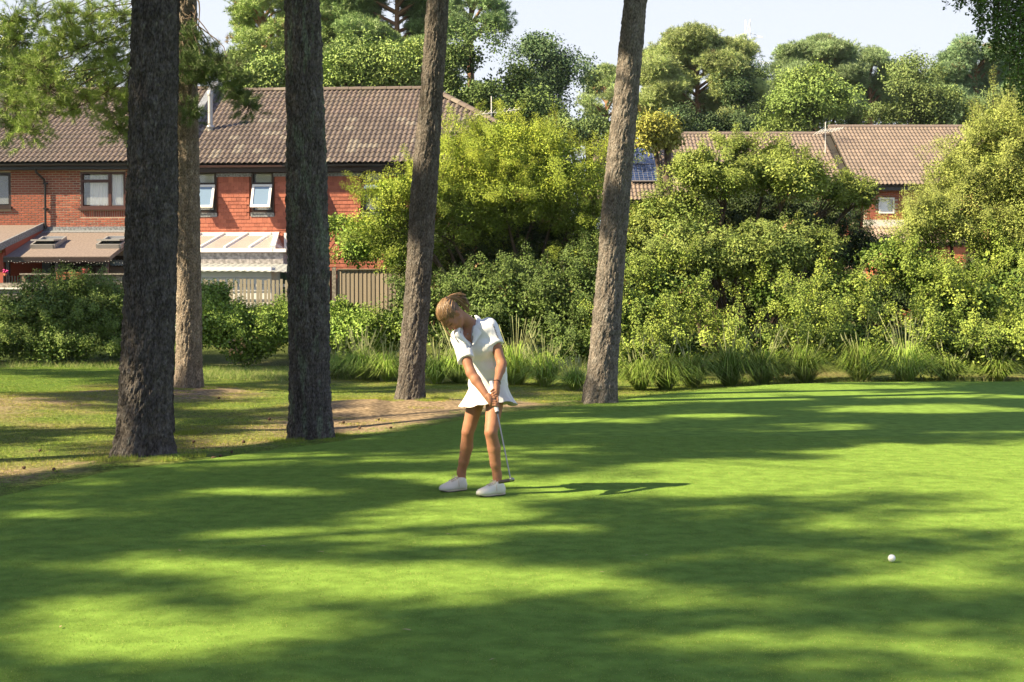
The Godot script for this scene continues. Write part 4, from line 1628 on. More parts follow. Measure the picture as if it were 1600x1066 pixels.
func lobe_points(c: Vector3, r: Vector3, s: float, per_blob: int, density: float, tone_a: Color, tone_b: Color, up: float, where: Array, tints: Array, front_only := true) -> void:
	# smaller rounded masses over a lobe, each covered with clumps: light tops, dark hollows between them
	r = (r - Vector3.ONE * s * 0.7).max(r * 0.45)
	var area := 4.0 * PI * (r.x * r.y + r.x * r.z + r.y * r.z) / 3.0
	var blobs := maxi(3, int(area / (s * s) * density))
	if front_only:
		for k in blobs * 3:        # leaves inside, toned dark like shade, so that one does not see through
			var p := c + any_way() * r * rng.randf_range(0.1, 0.7)
			if p.y > 0.0:
				where.append(Transform3D(aimed(any_way(), 0.0).scaled(Vector3.ONE * 1.5), p))
				tints.append(tone_b * rng.randf_range(0.7, 1.0))
	for k in blobs:
		var w := any_way()
		if front_only and w.z < -0.45:
			continue
		var size := s * (0.45 + 1.1 * rng.randf() ** 1.6)
		var o := c + w * r * rng.randf_range(0.7, 1.08)
		if o.y < -0.1:
			continue
		var tone := tone_a.lerp(tone_b, rng.randf()) * rng.randf_range(0.78, 1.2)
		for q in per_blob:
			var v := (any_way() + w * 0.35 + Vector3(0, 0.2, 0)).normalized()
			var p := o + v * size * rng.randf_range(0.5, 1.08) * Vector3(1.1, 0.62, 1.1)
			if p.y < -0.05:
				continue
			var b := aimed(v * 0.5 + any_way() * 0.5 + Vector3.UP * up, rng.randf() * TAU).scaled(Vector3.ONE * rng.randf_range(0.75, 1.3))
			where.append(Transform3D(b, p))
			tints.append(tone * rng.randf_range(0.85, 1.15) if s > 0.6 or rng.randf() > 0.012 else Color(0.28, 0.20, 0.10))


func shoots(c: Vector3, r: Vector3, count: int, length: float, tone_a: Color, tone_b: Color, where: Array, tints: Array, twigs: MB) -> void:
	# young shoots that stand out of the crown and break its outline
	for k in count:
		var w := (any_way() + Vector3(0, 0.45, 0.15)).normalized()
		if w.y < -0.35:
			continue
		var o := c + w * r * 0.85
		var dir := (w + any_way() * 0.5 + Vector3(0, 0.35, 0)).normalized()
		var l := length * rng.randf_range(0.4, 1.2)
		var tip := o + dir * l + Vector3(0, -0.15 * l, 0)
		twigs.tube([o, o.lerp(tip, 0.5) + Vector3(0, 0.06 * l, 0), tip], [0.008, 0.005, 0.003], 4, false)
		var n := int(l / 0.075) + 2
		var tone := tone_a.lerp(tone_b, rng.randf() * 0.6)
		for q in n:
			var f := (q + 0.5) / n
			where.append(Transform3D(aimed(dir + any_way() * 0.4, rng.randf() * TAU).scaled(Vector3.ONE * lerpf(0.85, 0.45, f)), o.lerp(tip, f) + any_way() * 0.04))
			tints.append(tone * rng.randf_range(0.85, 1.2))


func shrub(called: String, label: String, category: String, kind: String, lobes: Array, tone_a: Color, tone_b: Color, s := 0.42, per := 17, density := 1.25, stems := true, stuff := false, shoot := 0.5) -> Node3D:
	# lobes: pixel x, pixel y, depth, half-width and half-height in pixels
	var first: Vector3 = at(lobes[0][0], lobes[0][1], lobes[0][2])
	var base := Vector3(first.x, land(first.x, first.z), first.z)
	var t := thing(called, label, category, base)
	if stuff:
		t.set_meta("kind", "stuff")
	var where := []
	var tints := []
	var b := MB.new()
	for l in lobes:
		var c: Vector3 = at(l[0], l[1], l[2])
		var rx: float = l[3] / FOCAL * l[2]
		var ry: float = l[4] / FOCAL * l[2]
		lobe_points(c - base, Vector3(rx, ry, clampf((rx + ry) * 0.5, 0.4, 1.8)), s, per, density, tone_a, tone_b, 0.5, where, tints)
		shoots(c - base, Vector3(rx, ry, (rx + ry) * 0.5), int((rx + ry) * 13.0), shoot, tone_a, tone_b, where, tints, b)
		if stems:
			var foot := Vector3(rng.randf_range(-0.5, 0.5), -0.1, rng.randf_range(-0.3, 0.3)) + Vector3((c.x - base.x) * 0.35, 0, (c.z - base.z) * 0.5)
			var tip := c - base
			var knee := foot.lerp(tip, 0.5) + Vector3(rng.randf_range(-0.2, 0.2), 0.35, 0)
			b.tube([foot, foot.lerp(knee, 0.6), knee, knee.lerp(tip, 0.6), tip], [0.07, 0.055, 0.045, 0.03, 0.015], 7)
			for k in 5:
				var e := tip + any_way() * Vector3(rx, ry, 0.6) * 0.85
				b.tube([knee.lerp(tip, 0.55), tip.lerp(e, 0.5) + Vector3(0, -0.08, 0), e], [0.022, 0.014, 0.006], 5)
	part(t, "stems", b, M.twig)
	put_clumps(t, "foliage", kind, where, tints, M.leaf)
	return t


func build_shrubs() -> void:
	var ys := shrub("yellow_shrub", "tall spreading yellow-green shrub between the tiled house and the right leaning trunk", "shrub", "fine", [
		[790, 325, 36.0, 110, 50], [640, 385, 35.3, 56, 34], [910, 340, 35.8, 60, 40], [760, 375, 36.4, 60, 30], [690, 345, 35.2, 70, 36], [600, 372, 35.2, 44, 22], [850, 300, 35.8, 70, 34], [660, 425, 36, 40, 20], [900, 400, 35.6, 40, 22]],
		Color(0.24, 0.31, 0.05), Color(0.15, 0.22, 0.038), 0.46, 27, 0.95, true, false, 0.6)
	var yellow := shrub("yellow_shrub", "", "", "fine", [
		[800, 245, 36, 100, 50], [725, 275, 36, 70, 62], [880, 282, 35.8, 75, 48], [650, 300, 35, 66, 34], [610, 335, 34.8, 60, 34], [715, 220, 36.2, 45, 28], [800, 212, 36.3, 55, 26], [862, 226, 36.2, 46, 22], [925, 265, 36, 42, 30], [600, 312, 34.8, 40, 16], [780, 300, 35.4, 70, 30]],
		Color(0.36, 0.43, 0.06), Color(0.235, 0.335, 0.055), 0.42, 25, 0.95, true, false, 0.9)
	for o in yellow.get_children():      # the yellow young growth on top belongs to the same shrub
		yellow.remove_child(o)
		o.position += yellow.position - ys.position
		o.name = numbered(ys, "young_" + String(o.name).trim_suffix("_001").trim_suffix("_002"))
		ys.add_child(o)
	remove_child(yellow)
	yellow.free()
	shrub("climber", "bright green climber spilling over the fence end beside the pine trunk", "shrub", "bramble", [
		[570, 385, 37.5, 30, 22], [535, 358, 38, 20, 14], [630, 410, 37, 26, 36], [552, 400, 37.8, 30, 14], [620, 375, 37.2, 30, 24], [580, 365, 37.4, 26, 16], [560, 372, 37.6, 24, 16]], Color(0.26, 0.36, 0.07), Color(0.19, 0.30, 0.06), 0.34, 18, 1.0, false)
	shrub("hawthorn", "wide dark-hollowed hawthorn in front of the right houses", "shrub", "shrub", [
		[1130, 272, 33.7, 95, 42], [1068, 322, 34, 54, 40], [1225, 280, 33.5, 90, 34], [1310, 300, 34, 56, 26], [1340, 300, 34, 35, 13], [1150, 238, 34.2, 42, 20], [1205, 242, 34.2, 50, 20], [985, 400, 34.2, 40, 46],
		[1040, 365, 34, 62, 56], [1075, 262, 34.2, 34, 18], [1020, 350, 33.8, 36, 34]],
		Color(0.29, 0.36, 0.09), Color(0.125, 0.185, 0.042), 0.46, 27, 0.95, true, false, 0.5)
	shrub("hawthorn", "lower hawthorn boughs reaching right under the wide hawthorn", "shrub", "shrub", [
		[1150, 400, 32.2, 120, 34], [1230, 375, 32.2, 70, 20], [1050, 405, 32.4, 60, 36], [1090, 375, 32.4, 50, 24], [1275, 385, 32.2, 40, 14]], Color(0.25, 0.32, 0.085), Color(0.10, 0.155, 0.042), 0.36, 17, 1.2)
	shrub("willow_shrub", "tall pale willow-like shrub at the right edge", "shrub", "fine", [
		[1545, 300, 32.5, 90, 90], [1552, 248, 32, 62, 58], [1482, 335, 32, 56, 50], [1595, 215, 32, 56, 55], [1560, 365, 32, 90, 62], [1445, 360, 32, 46, 42], [1610, 320, 32, 60, 100], [1532, 215, 32.2, 36, 30], [1442, 345, 32.2, 32, 26], [1560, 190, 32.2, 40, 26]],
		Color(0.32, 0.375, 0.11), Color(0.215, 0.275, 0.07), 0.42, 22, 0.85, true, false, 0.95)
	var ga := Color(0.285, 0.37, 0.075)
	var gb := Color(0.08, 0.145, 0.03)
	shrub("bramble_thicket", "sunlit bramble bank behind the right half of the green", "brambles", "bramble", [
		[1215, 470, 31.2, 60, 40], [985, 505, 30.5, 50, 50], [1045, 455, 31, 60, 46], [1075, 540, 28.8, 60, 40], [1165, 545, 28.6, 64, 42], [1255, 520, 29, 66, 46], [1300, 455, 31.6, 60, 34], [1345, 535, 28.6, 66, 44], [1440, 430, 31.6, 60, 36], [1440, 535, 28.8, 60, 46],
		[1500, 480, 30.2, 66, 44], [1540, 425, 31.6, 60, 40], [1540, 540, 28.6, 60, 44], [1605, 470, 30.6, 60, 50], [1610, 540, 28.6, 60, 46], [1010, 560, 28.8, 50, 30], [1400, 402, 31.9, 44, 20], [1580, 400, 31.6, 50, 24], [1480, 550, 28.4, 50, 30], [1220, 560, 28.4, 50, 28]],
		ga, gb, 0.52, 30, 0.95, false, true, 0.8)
	shrub("shade_leaves", "added undergrowth coloured dark to stand for the shade beneath the wide hawthorn", "shrub", "shrub", [
		[1140, 350, 36.4, 130, 56], [1250, 350, 36.4, 100, 46], [1335, 388, 36, 60, 36], [1060, 370, 36, 70, 50], [1265, 412, 35.4, 66, 34], [1180, 428, 35.4, 66, 30]], Color(0.065, 0.10, 0.035), Color(0.04, 0.065, 0.025), 0.46, 26, 0.9)  # near-black leaf colours stand in for the shade under the hawthorn
	shrub("shade_leaves", "added undergrowth coloured dark to stand for the shade beneath the tall yellow-green shrub", "shrub", "shrub", [
		[780, 395, 37.4, 130, 64], [880, 400, 37, 80, 60], [690, 400, 37, 70, 50]], Color(0.065, 0.10, 0.035), Color(0.04, 0.065, 0.025), 0.46, 26, 0.9)  # added leaves, dark in colour to paint the hollow under the shrub as shaded
	shrub("dark_gap_filler", "added dark leaf row that stands for the shade in the gaps of the sunlit bramble bank", "hedge", "bramble", [
		[1280, 480, 40, 90, 50], [980, 470, 40, 70, 60], [1080, 475, 40, 80, 56], [1180, 475, 40, 80, 56], [1380, 478, 40, 80, 54], [1480, 465, 40, 80, 60], [1580, 460, 40, 80, 64]], Color(0.10, 0.15, 0.045), Color(0.07, 0.11, 0.035), 0.6, 26, 1.0, false)  # added row; its dark leaves paint the shade in the bank gaps
	shrub("bramble_thicket", "bramble thicket behind the golfer with shade put into its leaf colours", "brambles", "bramble", [
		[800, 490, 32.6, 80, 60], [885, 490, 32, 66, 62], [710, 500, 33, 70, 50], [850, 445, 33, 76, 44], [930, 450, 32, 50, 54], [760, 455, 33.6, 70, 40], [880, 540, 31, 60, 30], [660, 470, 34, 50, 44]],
		Color(0.125, 0.19, 0.05), Color(0.07, 0.115, 0.032), 0.52, 28, 0.95, false, true, 0.7)  # leaf tones lowered to carry the shade behind the golfer
	shrub("bramble_thicket", "bright green bramble and nettle patch in front of the picket fence", "brambles", "bramble", [
		[395, 520, 34.4, 66, 40], [330, 510, 34.4, 46, 46], [445, 512, 34.6, 40, 40], [336, 464, 35.2, 20, 22], [296, 486, 35, 30, 42], [415, 506, 35, 40, 22], [372, 496, 35, 24, 18], [560, 525, 34.4, 60, 38], [545, 494, 35, 28, 20], [610, 520, 34.6, 50, 36], [500, 520, 34.8, 44, 40]],
		Color(0.25, 0.36, 0.07), Color(0.17, 0.27, 0.055), 0.40, 26, 0.95, false, true, 0.35)
	shrub("hedge", "dark overgrown hedge below the terrace at the left", "hedge", "bramble", [
		[70, 505, 36, 80, 56], [130, 492, 36, 66, 52], [15, 515, 36, 60, 44], [175, 505, 36, 50, 56], [100, 455, 36.4, 52, 18], [155, 462, 36.4, 40, 20], [30, 540, 35.2, 60, 22], [110, 542, 35.2, 60, 22], [185, 540, 35.2, 40, 24], [-50, 510, 36, 50, 50], [225, 500, 36, 40, 56]],
		Color(0.17, 0.245, 0.06), Color(0.11, 0.175, 0.042), 0.52, 28, 0.95, false, false, 0.6)


func bark_trunk(path: Array, radii: Array, seed_: int, tone: Color, lichen: float, fine_to: float, flare: float, scale: float) -> ArrayMesh:
	# path from the ground upwards; rings every few centimetres up to fine_to, then coarse
	var b := MB.new()
	var off := Vector3(seed_ * 17.3, seed_ * 5.1, seed_ * 9.7)
	var total := 0.0
	for k in path.size() - 1:
		total += path[k].distance_to(path[k + 1])
	var lines := []
	var colours := []
	var y := 0.0
	var relief := 0.020 if scale > 20.0 else 0.013
	var sides := 128 if scale > 20.0 else 96
	while true:
		var left := y
		var c: Vector3 = path[path.size() - 1]
		var r: float = radii[radii.size() - 1]
		for k in path.size() - 1:
			var l: float = path[k].distance_to(path[k + 1])
			if left <= l:
				c = path[k].lerp(path[k + 1], left / l)
				r = lerpf(radii[k], radii[k + 1], left / l)
				break
			left -= l
		var line := PackedVector3Array()
		for s in sides:
			var w := -TAU * s / sides
			var u := Vector3(cos(w), 0, sin(w))
			var grow := r * (1.0 + flare * exp(-y / 0.26) * (1.0 + 0.45 * sin(w * 4.0 + seed_) + 0.3 * sin(w * 7.0 + seed_ * 2.0)))
			grow += 0.014 * exp(-pow(fposmod(y + 0.35 * seed_, 0.83) - 0.4, 2.0) * 420.0) * (0.5 + noise.get_noise_3dv(Vector3(u.x, y * 0.6, u.z) * 1.5 + off))
			grow += 0.018 * noise.get_noise_3dv(Vector3(u.x * 0.5, y * 0.5, u.z * 0.5) + off)
			var q := Vector3(u.x * r, y * 0.42, u.z * r) * scale + off
			q += Vector3(noise.get_noise_3dv(q * 0.5), noise.get_noise_3dv(q * 0.5 + Vector3(50, 0, 0)), noise.get_noise_3dv(q * 0.5 + Vector3(0, 0, 70))) * 0.75
			var f := smoothstep(0.02, 0.38, cells.get_noise_3dv(q) + 1.0)
			grow += relief * (f - 0.6) + relief * 0.55 * noise.get_noise_3dv(Vector3(q.x * 2.2, q.y * 1.8, q.z * 2.2)) + relief * 0.8 * noise.get_noise_3dv(Vector3(u.x * r * 22.0, y * 2.2, u.z * r * 22.0) + off)
			line.append(c + u * grow)
			var plate := cell_tone.get_noise_3dv(q)
			var col := tone * (1.05 + 0.30 * plate + 0.25 * noise.get_noise_3dv(q * 2.7))
			col = col.lerp(Color(col.r * 0.92, col.g * 0.82, col.b * 0.74), 0.6 * (1.0 - f))
			var moss := noise.get_noise_3dv(Vector3(u.x * 0.9, y * 0.8, u.z * 0.9) * 1.6 + off) + 0.4 * noise.get_noise_3dv(q * 1.3)
			if moss > 1.0 - lichen:
				col = col.lerp(Color(0.30, 0.37, 0.28), clampf((moss - 1.0 + lichen) * 3.0, 0.0, 0.75))
			if noise.get_noise_3dv(q * 0.55 + Vector3(90, 3, 7)) > 0.62 - lichen * 0.12:
				col = col.lerp(Color(0.40, 0.42, 0.36), 0.6)
			colours.append(col)
		lines.append(line)
		if y >= total:
			break
		y = minf(total, y + ((0.025 if scale > 20.0 else 0.032) if y < fine_to else 0.6))
	b.rows(lines, true)
	for k in colours.size():
		b.c[k] = colours[k]
	return b.done()


func pine_crown(t: Node3D, trunk_at: Vector3, low: float, high: float, r: float, count: int, limbs: int) -> void:
	var where := []
	var tints := []
	var b := MB.new()
	var centres := []
	for k in limbs:
		var f := (k + 0.5) / limbs
		var w := k * 2.4 + rng.randf() * 0.8
		var reach := r * (0.55 + 0.45 * sin(PI * (0.25 + 0.75 * f))) * rng.randf_range(0.75, 1.1)
		var y := lerpf(low, high, f)
		var o := trunk_at + Vector3(0, y - 0.5, 0)
		var e := trunk_at + Vector3(cos(w) * reach, y + reach * 0.18, sin(w) * reach)
		b.tube([o, o.lerp(e, 0.5) + Vector3(0, 0.12, 0), e], [0.045, 0.026, 0.01], 6)
		for q in 3:
			centres.append(o.lerp(e, [0.5, 0.8, 1.0][q]) + Vector3(0, 0.2, 0))
	part(t, "limb", b, M.twig)
	for k in count:
		var c: Vector3 = centres[rng.randi() % centres.size()]
		var p := c + any_way() * sqrt(rng.randf()) * Vector3(1.25, 0.45, 1.25)
		var world := t.position + p
		if sunlit(world, 0.14):
			continue
		where.append(Transform3D(aimed(Vector3.UP + any_way() * 0.5, rng.randf() * TAU).scaled(Vector3.ONE * rng.randf_range(0.8, 1.3)), p))
		tints.append(Color(0.12, 0.175, 0.055) * rng.randf_range(0.8, 1.2))
	put_clumps(t, "needles", "crown_pine", where, tints, M.needle)


func build_pines() -> void:
	var grey := Color(0.150, 0.145, 0.147)
	var specs := [
		["pine_tree", "thickest dark furrowed pine trunk, nearest at the left", 13.5, [[222, 722], [228, 600], [232, 480], [236, 300], [240, 100], [242, -20]], [38, 38, 38.5, 37, 34.5, 33], grey * 1.15, 0.28, 0.34, 22.0],
		["pine_tree", "pine trunk with sunlit left side and low drooping needle sprays, behind the thickest trunk", 24.0, [[294, 610], [295, 560], [295, 480], [294, 340], [291, 160], [290, -10]], [19.5, 19.5, 19, 18.5, 17.5, 16.5], Color(0.42, 0.37, 0.325), 0.18, 0.22, 18.0],
		["pine_tree", "mid-left pine trunk mottled with grey-green lichen", 15.5, [[486, 698], [484, 600], [482, 480], [480, 300], [475, 100], [472, -20]], [31, 31, 31.5, 31, 28, 26], grey * 1.3, 0.85, 0.20, 22.0],
		["pine_tree", "leaning pine trunk on a bare mound, left of the golfer", 21.0, [[641, 634], [645, 560], [652, 460], [663, 290], [675, 140], [685, -10]], [20, 20, 19.5, 20, 18, 16.5], Color(0.235, 0.222, 0.215), 0.20, 0.26, 18.0],
		["pine_tree", "pale leaning pine trunk right of the golfer at the edge of the green", 20.6, [[937, 634], [943, 560], [951, 460], [965, 290], [980, 130], [994, -10]], [25, 23, 22, 20.5, 19, 17.5], Color(0.325, 0.308, 0.295), 0.14, 0.28, 18.0],
		["pine_tree", "pine trunk mostly hidden behind the right side of the thickest trunk", 17.2, [[252, 673], [253, 560], [255, 480], [260, 300], [263, 100], [265, -20]], [18.5, 18, 18, 17, 16, 15], grey * 0.85, 0.25, 0.25, 18.0]]
	var k := 0
	for s in specs:
		var d: float = s[2]
		var foot := at(s[3][0][0], s[3][0][1], d)
		foot.y = land(foot.x, foot.z) - 0.05
		var t := thing(s[0], s[1], "pine tree", foot, "pine trees round the green")
		var path := [Vector3.ZERO]
		var radii := [s[4][0] / FOCAL * d]
		for q in range(1, 6):
			path.append(at(s[3][q][0], s[3][q][1], d) - foot)
			radii.append(s[4][q] / FOCAL * d)
		var top: Vector3 = path[5]
		var lean: Vector3 = (path[5] - path[3]).normalized()
		path.append(top + lean * 4.5)
		radii.append(radii[5] * 0.75)
		path.append(top + lean * 8.5)
		radii.append(0.05)
		part(t, "trunk", bark_trunk(path, radii, k + 1, s[5], s[6], path[5].length() + 0.3, s[7], s[8]), M.bark)
		pine_crown(t, top + lean * 4.0 - Vector3(0, top.y + 4.0 * lean.y, 0), maxf(8.6, top.y + 2.2), top.y + 8.6, 4.2, 3000, 13)
		if k == 1:
			low_sprays(t)
		k += 1
	# the pines that stand outside the picture to the left and throw the shade
	var spots := [Vector2(-9.0, 1.5), Vector2(-13.5, 0.5), Vector2(-14.5, -9.0), Vector2(-10.5, -12.5), Vector2(-6.0, 0.6), Vector2(-15.5, -14.5), Vector2(-18.5, -21.0), Vector2(-19.5, -3.5), Vector2(-22.5, -29.0), Vector2(-2.5, 3.2), Vector2(-9.6, 5.5), Vector2(-15.8, -4.0)]
	var where_words := ["beside the near left edge of the green", "behind the near left edge of the green", "far left of the golfer", "left of the thickest trunk", "to the left behind the camera", "left of the dip", "left of the far lawn", "far left behind the camera", "beyond the far left lawn", "close behind the camera", "left and behind the camera", "left of the near half of the green"]
	for q in spots.size():
		var foot := Vector3(spots[q].x, 0, spots[q].y)
		foot.y = land(foot.x, foot.z)
		var t := thing("pine_tree", "tall pine outside the picture, " + where_words[q], "pine tree", foot, "pine trees round the green")
		var b := MB.new()
		b.tube([Vector3(0, -0.1, 0), Vector3(0.05, 4, 0), Vector3(0.1, 9, 0.1), Vector3(0.1, 16, 0.1)], [0.26, 0.21, 0.12, 0.03], 14)
		part(t, "trunk", b, M.twig)
		pine_crown(t, Vector3(0.1, 0, 0.1), 8.0, 15.0, 4.3, 3000, 13)


func low_sprays(t: Node3D) -> void:
	# the drooping lower boughs of the pine behind the thickest trunk: limbs with needle shoots
	var left := [[30, 60], [62, 105], [30, 150], [18, 195], [78, 82], [112, 45], [140, 25], [152, 62], [182, 100], [168, 140], [132, 152], [192, 150], [186, 178], [42, 122], [10, 108], [60, 172], [196, 55], [185, 25], [160, 90], [20, 30], [95, 60], [125, 75], [45, 205], [110, 165], [188, 205], [15, 165], [75, 140], [205, 120], [60, 30], [100, 20]]
	var right := [[300, 80], [322, 92], [345, 98], [362, 112], [378, 128], [332, 112], [388, 165], [302, 60], [318, 120], [350, 122], [296, 175], [310, 105], [372, 150], [285, 100]]
	var where := []
	var tints := []
	var limb := MB.new()
	var twigs := MB.new()
	for side in 2:
		for p in [left, right][side]:
			var d: float = 23.6 + rng.randf_range(-0.9, 0.5) if side == 0 else 23.4 + rng.randf_range(-0.5, 0.2)
			var c := at(p[0], p[1], d) - t.position
			var from := at(292, p[1] * 0.7 - 60.0 + rng.randf_range(-30, 30), 24.0) - t.position
			var mid := from.lerp(c, 0.55) + Vector3(0, 0.12, 0)
			limb.tube([from, from.lerp(mid, 0.5) + any_way() * 0.12, mid + any_way() * 0.14, mid.lerp(c, 0.5) + any_way() * 0.10, c], [0.018, 0.013, 0.010, 0.007, 0.004], 6)
			var r := 0.40 if side == 0 else 0.30
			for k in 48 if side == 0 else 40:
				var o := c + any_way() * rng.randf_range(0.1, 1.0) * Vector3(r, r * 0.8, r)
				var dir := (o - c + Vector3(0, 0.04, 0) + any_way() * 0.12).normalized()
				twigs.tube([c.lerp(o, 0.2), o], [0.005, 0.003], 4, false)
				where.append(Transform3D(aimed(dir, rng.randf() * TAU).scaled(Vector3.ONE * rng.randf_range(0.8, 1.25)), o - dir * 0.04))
				tints.append((Color(0.25, 0.36, 0.09) if side == 0 else Color(0.10, 0.165, 0.05)) * rng.randf_range(0.75, 1.2))  # left sprays coloured as sunlit, right ones as shaded
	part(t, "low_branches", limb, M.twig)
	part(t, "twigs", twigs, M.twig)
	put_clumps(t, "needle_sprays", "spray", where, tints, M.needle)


func leaf_tree(called: String, label: String, lobes: Array, tone_a: Color, tone_b: Color, s := 1.1, per := 34, density := 0.8, kind := "tree") -> void:
	var d: float = lobes[0][2]
	var c0 := at(lobes[0][0], lobes[0][1], d)
	var base := Vector3(c0.x, 0.4, c0.z)
	var t := thing(called, label, "tree", base, "trees beyond the houses")
	var b := MB.new()
	var top := c0 - base
	b.tube([Vector3(0, -0.5, 0), Vector3(0.1, top.y * 0.4, 0), Vector3(0, top.y, 0)], [0.35, 0.28, 0.12], 9)
	part(t, "trunk", b, M.twig)
	var where := []
	var tints := []
	b = MB.new()
	for l in lobes:
		var c: Vector3 = at(l[0], l[1], l[2]) - base
		var rx: float = l[3] / FOCAL * l[2]
		var ry: float = l[4] / FOCAL * l[2]
		lobe_points(c, Vector3(rx, ry, clampf((rx + ry) * 0.5, 1.0, 3.5)), s, per, density, tone_a, tone_b, 0.4, where, tints)
		b.tube([Vector3(0, top.y * 0.45, 0), (Vector3(0, top.y * 0.45, 0)).lerp(c, 0.6), c], [0.16, 0.10, 0.04], 6)
	part(t, "limb", b, M.twig)
	put_clumps(t, "crown", kind, where, tints, M.leaf if kind == "tree" else M.needle)


func pine_far(label: String, cx: float, top: float, low: float, half: float, d: float, pads: int, tone: Color, lean := 0.0) -> void:
	var peak := at(cx + lean, top, d)
	var base := Vector3(at(cx, low, d).x, 0.4, -d)
	var t := thing("pine_tree", label, "pine tree", base, "trees beyond the houses")
	var b := MB.new()
	var crest := peak - base
	b.tube([Vector3(0, -0.5, 0), crest * 0.4 + Vector3(0.15, 0, 0), crest * 0.75, crest - Vector3(0, 0.6, 0)], [0.34, 0.27, 0.19, 0.05], 9)
	part(t, "trunk", b, paint("pine_limb", Color(0.25, 0.14, 0.085), 0.9) if not M.has("pine_limb") else M.pine_limb)
	var where := []
	var tints := []
	b = MB.new()
	for k in pads:
		var f := (k + rng.randf()) / pads
		var yy := lerpf(low, top, f)
		var w := half * (0.45 + 0.55 * sin(PI * clampf(0.22 + 0.72 * f, 0, 1))) * 0.78
		var o := at(cx + lean * f + (w * rng.randf_range(0.35, 1.0) * (1 if k % 2 else -1) if f < 0.9 else w * rng.randf_range(-0.5, 0.5)), yy, d + rng.randf_range(-2.0, 1.5)) - base
		var from := crest * clampf((o.y - 0.8) / crest.y, 0.2, 0.95)
		b.tube([from, from.lerp(o, 0.55) + Vector3(0, 0.25, 0), o], [0.11, 0.07, 0.025], 6)
		var rp := half / FOCAL * d * rng.randf_range(0.20, 0.38)
		lobe_points(o, Vector3(rp, rp * 0.42, rp), 0.5, 13, 1.5, tone * 1.75, tone * 1.0, 1.0, where, tints, false)
	part(t, "limb", b, M.pine_limb)
	put_clumps(t, "crown", "far_pine", where, tints, M.needle)


